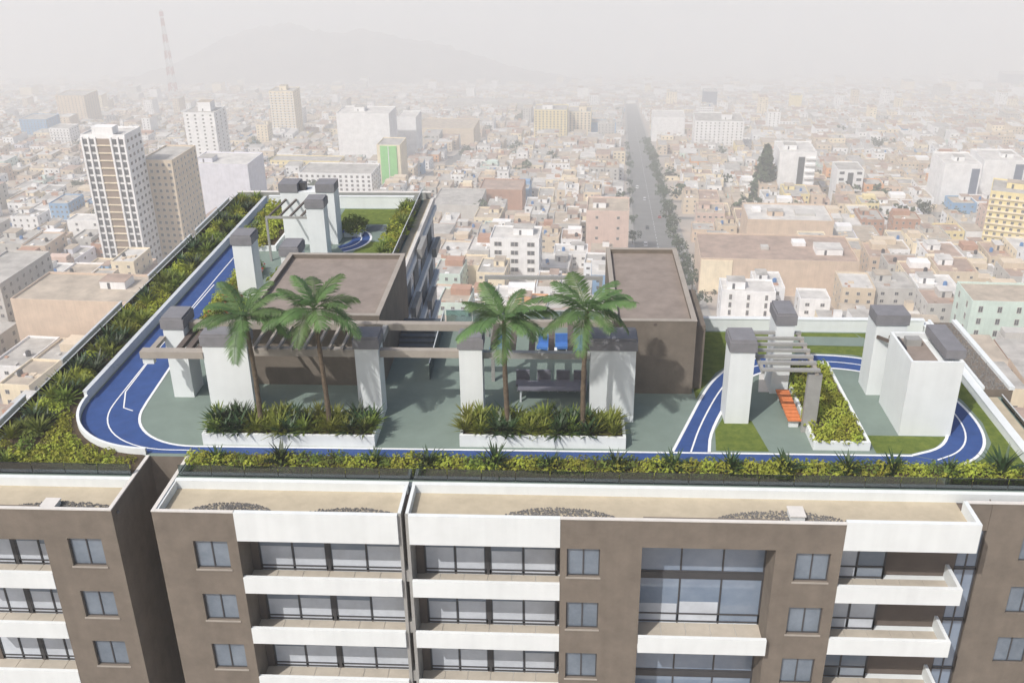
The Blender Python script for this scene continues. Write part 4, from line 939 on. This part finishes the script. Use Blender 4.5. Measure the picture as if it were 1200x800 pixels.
# farther houses as one mass
cn = list(WC); order = {c: i for i, c in enumerate(cn)}; mats_all = [WM[c] for c in cn] + RM + [M_TWIN]
V = []; F = []; MI = []; nv = 0
def addbox(x, y, zb, w, d, h, mi, rmi, rot):
    global nv
    c_, s_ = math.cos(rot), math.sin(rot); hw = w/2
    P_ = [(-hw, 0), (hw, 0), (hw, d), (-hw, d)]
    for z_ in (zb, h):
        for a, b in P_: V.append((x+a*c_-b*s_, y+a*s_+b*c_, z_))
    for f_ in ((0,1,5,4), (1,2,6,5), (2,3,7,6), (3,0,4,7)): F.append(tuple(nv+k for k in f_)); MI.append(mi)
    F.append((nv+4, nv+5, nv+6, nv+7)); MI.append(rmi); nv += 8
def addquad(p, mi):
    global nv
    V.extend(p); F.append((nv, nv+1, nv+2, nv+3)); MI.append(mi); nv += 4
for i, (x, y, w, d, h, c, rf) in enumerate(lots):
    if i in NEAR: continue
    zb = zg(y); rot = GRID + random.uniform(-.05, .05); c_, s_ = math.cos(rot), math.sin(rot)
    mi = order[c]; rmi = len(cn)+rf
    addbox(x, y, zb-SLOPE*d-4, w, d, zb+h, mi, rmi, rot)
    if y < 3000:
        # parapet stub, roof huts, tanks and washing lines of the flat roofs
        for _ in range(random.choice((0, 1, 1, 2, 3))):
            a = random.uniform(-.36, .36)*w; b = random.uniform(.15, .7)*d; e = random.uniform(1.5, max(1.6, w*.35)); hh = random.uniform(.8, 2.9)
            addbox(x+a*c_-b*s_, y+a*s_+b*c_, zb+h-.1, e, e*random.uniform(.6, 1.2), zb+h+hh, random.choice((mi, order['white'], order['grey'], order['beige'], order['brick'])), len(cn)+random.randrange(4), rot)
    if y < 1900:
        n = max(1, int((h-.5)/2.9)); k_ = max(1, int(w/3.6)); sd = 1 if x < 0 else -1; k2 = max(1, int(d/5))
        for r in range(n):
            zz = zb + h - .9 - 2.9*(r+.5)
            for k in range(k_):
                if random.random() < .15: continue
                a = -w/2 + w*(k+.5)/k_; q = random.uniform(.5, .8); b = -.05
                addquad([(x+(a-q)*c_-b*s_, y+(a-q)*s_+b*c_, zz-.65), (x+(a+q)*c_-b*s_, y+(a+q)*s_+b*c_, zz-.65), (x+(a+q)*c_-b*s_, y+(a+q)*s_+b*c_, zz+.65), (x+(a-q)*c_-b*s_, y+(a-q)*s_+b*c_, zz+.65)], len(mats_all)-1)
            if y < 1000:
                for k in range(k2):
                    a = sd*(w/2+.05); b0 = d*(k+.5)/k2
                    addquad([(x+a*c_-(b0+e)*s_, y+a*s_+(b0+e)*c_, zz+f_) for e, f_ in ((-.6*sd, -.65), (.6*sd, -.65), (.6*sd, .65), (-.6*sd, .65))], len(mats_all)-1)
me = bpy.data.meshes.new('distant_houses'); me.from_pydata(V, [], F)
for mt in mats_all: me.materials.append(mt)
me.polygons.foreach_set('material_index', MI); me.update()
dh = bpy.data.objects.new('distant_houses', me); reg(dh, None, (0, 0, 0))
tag(dh, 'mass of flat-roofed houses fading into the haze', 'houses', None, 'stuff')

# trees of the town
M_TL = MAT('town_tree_leaf', (0.075, 0.10, 0.045), 0.8, 0, 0.6, col2=(0.04, 0.062, 0.03), rnd=.25)
M_TT = MAT('town_tree_bark', (0.13, 0.10, 0.075), 0.9, 0.2, 2)
def crown(seed, n, conifer=False):
    rr = random.Random(seed); mb = MB()
    clumps = [(Vector((rr.gauss(0, .22), rr.gauss(0, .22), rr.uniform(.38, .88))), rr.uniform(.13, .24)) for _ in range(11)]
    for i in range(n):
        if conifer:
            z = rr.random()**.8; r = .26*(1-z)**.8*(.55+.45*abs(math.sin(z*19)))+.015; a = rr.uniform(0, 6.283); c = Vector((r*math.cos(a)*rr.uniform(.4, 1), r*math.sin(a)*rr.uniform(.4, 1), .08+.92*z))
        else:
            k, r = rr.choice(clumps); d = Vector((rr.gauss(0, 1), rr.gauss(0, 1), rr.gauss(0, .8))).normalized(); c = k + d*r*rr.uniform(.5, 1)
        nrm = Vector((rr.uniform(-1, 1), rr.uniform(-1, 1), rr.uniform(.1, 1))).normalized(); u = nrm.cross(Vector((rr.uniform(-1,1), rr.uniform(-1,1), .3))).normalized(); v = nrm.cross(u); q = rr.uniform(.035, .07)
        mb.quad(c-u*q, c+v*q*.6, c+u*q, c-v*q*.6)
    return mb.mesh('crown', M_TL)
CR = [crown(s_, 480) for s_ in (1, 2, 3)]; CON = crown(9, 900, True)
tr = MB(); ring = 7
for z_, r in ((-.08, .035), (.3, .022), (.6, .012)):
    for j in range(ring): tr.v.append((r*math.cos(6.2832*j/ring), r*math.sin(6.2832*j/ring), z_))
for i in range(2):
    for j in range(ring): tr.f.append((i*ring+j, i*ring+(j+1) % ring, (i+1)*ring+(j+1) % ring, (i+1)*ring+j)); tr.mi.append(0)
for k in range(4):
    a = k*1.7; tr.bar((0, 0, .28+.05*k), (.2*math.cos(a), .2*math.sin(a), .55+.06*k), .014, .014)
TRK = tr.mesh('trunk', M_TT)
def tree(x, y, h, label, group, me=None, wide=1.0, name='tree'):
    t = thing(name, label, 'tree', (x, y, zg(y)), group, random.uniform(0, 6))
    for nm, m_ in (('trunk', TRK), ('crown', me or ch(CR))):
        o = bpy.data.objects.new(nm, m_); COL.objects.link(o); o.parent = t; o.scale = (h*wide, h*wide, h)
tree(130.3, 634, 37, 'very tall dark conifer in front of the modern white block', None, CON, 1.15, 'conifer_tree')
for y in np.arange(340, 1150, 24):
    tree(ave_x(y)+9.2+random.uniform(-.8, .8), y+random.uniform(-5, 5), random.uniform(6.5, 11), 'leafy street tree in the dense row along the avenue', 'street trees along the avenue')
for y in np.arange(420, 1100, 60):
    tree(ave_x(y)-12.9, y+random.uniform(-8, 8), random.uniform(5, 8), 'small street tree standing singly on the avenue pavement', 'single trees on the avenue pavement')
for x, y, h, lab in ((315, 994, 17, 'round dark tree far behind the modern white block'), (178, 700, 14, 'broad tree behind the paired-window white block'), (192, 690, 12, 'second broad tree behind the orange walled house'), (-146, 1042, 15, 'dark tree beside the wide beige hall'), (-92, 905, 16, 'broad dark tree on the side street corner'), (208, 560, 11, 'tree in the yard before the orange house'),
                     (222, 545, 9, 'low tree in the yard before the white slab'), (-60, 1450, 22, 'dark tree far along the side street'), (-246, 900, 15, 'tree beside the stepped white tower'), (240, 470, 9, 'yard tree beside the yellow balcony flats'), (118, 585, 10, 'yard tree beside the tall conifer'), (-330, 640, 13, 'tree among houses before the stepped white tower'), (-30, 470, 8, 'yard tree behind the white villa')):
    tree(x, y, h, lab, None)
# small trees among the houses, as one mass
tm = MB(); src = CR[0]; vs = [v.co.copy() for v in src.vertices]
for _ in range(260):
    y = random.uniform(500, 2600); x = random.uniform(-.52*y, .5*y); h = random.uniform(7, 15); k0 = random.randrange(0, 480); zb = zg(y)
    if y < 2300 and abs(x-ave_x(y)) < 14: continue
    for k in range(70):
        b = ((k0+k) % 480)*4; q = [vs[b+j] for j in range(4)]; c = (q[0]+q[2])/2
        tm.quad(*[(x+(c.x+(p.x-c.x)*2.1)*h*1.3, y+(c.y+(p.y-c.y)*2.1)*h*1.3, zb+(c.z+(p.z-c.z)*2.1)*h) for p in q])
tag(tm.build('distant_trees', M_TL), 'scattered dark trees between the far houses', 'trees', None, 'stuff')

# radio mast
M_MAST = MAT('mast_red', (0.35, 0.12, 0.10), 0.6, 0.1, 1); M_MASTW = MAT('mast_white', (0.6, 0.6, 0.6), 0.6, 0.1, 1)
mx_, my_, mh = -862, 2177, 206; mz = zg(my_)
t = thing('radio_mast', 'tall red and white lattice radio mast standing above the far town', 'mast', (mx_, my_, mz))
for s_ in range(12):
    mb = MB(); z0_, z1_ = mz+mh*s_/12, mz+mh*(s_+1)/12; r0, r1 = 9*(1-s_/12)+2.2, 9*(1-(s_+1)/12)+2.2
    if s_ == 11: r1 = 1.6
    A = [(mx_+r0*math.cos(a), my_+r0*math.sin(a), z0_) for a in (.8, 2.4, 3.9, 5.5)]; Bq = [(mx_+r1*math.cos(a), my_+r1*math.sin(a), z1_) for a in (.8, 2.4, 3.9, 5.5)]
    for i in range(4):
        j = (i+1) % 4; mb.bar(A[i], Bq[i], 1.3, 1.3); mb.bar(A[i], Bq[j], .8, .8); mb.bar(A[j], Bq[i], .8, .8); mb.bar(Bq[i], Bq[j], .7, .7)
    mb.build('mast_section', M_MAST if s_ % 2 == 0 else M_MASTW, t)
MB().box(mx_-3.2, my_-3.2, mz+mh-14, mx_+3.2, my_+3.2, mz+mh-4).build('antenna_drum', M_MAST, t)

# cars on the avenue
M_TYRE = MAT('tyre', (0.03, 0.03, 0.03), 0.8); M_CGL = MAT('car_glass', (0.04, 0.05, 0.06), 0.1, spec=.8)
def car(x, y, col, label, flip):
    z = zg(y)+.08; t = thing('car', label, 'car', (x, y, z), None, 0); mt = MAT('car_paint_' + col[0], col[1], 0.3, 0.03, 1, spec=.6)
    t.rotation_euler = (-math.atan(SLOPE), 0, GRID + (math.pi if flip else 0))
    def lp(nm, mb, m_): o = bpy.data.objects.new(nm, mb.mesh(nm, m_)); COL.objects.link(o); o.parent = t; return o
    mb = MB(); pr = [(-2.1,.35),(-2.1,.85),(-1.2,.95),(1.5,.95),(2.1,.8),(2.1,.35)]; k = len(pr)
    mb.v = [(-.88, a, b) for a, b in pr] + [(.88, a, b) for a, b in pr]; mb.f = [tuple(range(k)), tuple(range(2*k-1, k-1, -1))] + [(i, k+i, k+(i+1) % k, (i+1) % k) for i in range(k)]; mb.mi = [0]*(k+2); lp('body', mb, mt)
    mb = MB(); pr = [(-1.3,.95),(-.8,1.42),(.8,1.42),(1.5,.95)]; k = 4
    mb.v = [(-.78, a, b) for a, b in pr] + [(.78, a, b) for a, b in pr]; mb.f = [tuple(range(k)), tuple(range(2*k-1, k-1, -1))] + [(i, k+i, k+(i+1) % k, (i+1) % k) for i in range(k)]; mb.mi = [0]*(k+2); lp('cabin_glass', mb, M_CGL)
    lp('roof', MB().box(-.74, -.8, 1.425, .74, .8, 1.47), mt)
    for sx in (-.8, .8):
        for sy in (-1.3, 1.3):
            mb = MB(); r = .33; P1 = [(sx-.1, sy+r*math.cos(a*.5236), .33+r*math.sin(a*.5236)) for a in range(12)]; P2 = [(sx+.1, p[1], p[2]) for p in P1]
            mb.v = P1+P2; mb.f = [tuple(range(12)), tuple(range(23, 11, -1))] + [(i, 12+i, 12+(i+1) % 12, (i+1) % 12) for i in range(12)]; mb.mi = [0]*14; lp('wheel', mb, M_TYRE)
for i, (y, lane, cn_, cc, lab) in enumerate(((470, -6, 'white', (.7,.7,.7), 'white car beside the salmon pink house'), (560, 4, 'red', (.4,.05,.04), 'red car on the avenue at the cross street'), (640, -3, 'silver', (.5,.5,.52), 'silver car on the avenue among street trees'), (705, -7, 'white', 0, 'white car on the avenue facing the cross street'), (850, 3, 'black', (.03,.03,.03), 'black car on the avenue beyond the conifer'), (390, 2, 'white', 0, 'white car on the avenue beside the long tan hall'), (520, -4, 'black', 0, 'black car on the avenue behind the brown penthouse'))):
    if cc == 0: cc = {'white': (.7,.7,.7), 'black': (.03,.03,.03)}[cn_]
    car(ave_x(y)+lane, y, (cn_, cc), lab, lane < 0)

# ------------------------------------------------------------------ haze
hz = MB().box(-7000, -1600, zg(14000)-5, 7000, 14100, 30).build('haze', bpy.data.materials.new('haze_air'))
hm = hz.data.materials[0]; hm.use_nodes = True; hm.node_tree.nodes.clear()
ho = hm.node_tree.nodes.new('ShaderNodeOutputMaterial'); pv = hm.node_tree.nodes.new('ShaderNodeVolumePrincipled')
pv.inputs['Color'].default_value = (0.97, 0.985, 0.99, 1); pv.inputs['Density'].default_value = HAZE_DENSITY; pv.inputs['Anisotropy'].default_value = 0.0
hm.node_tree.links.new(pv.outputs['Volume'], ho.inputs['Volume'])
tag(hz, 'pale grey haze hanging over the whole town', 'haze', None, 'stuff')
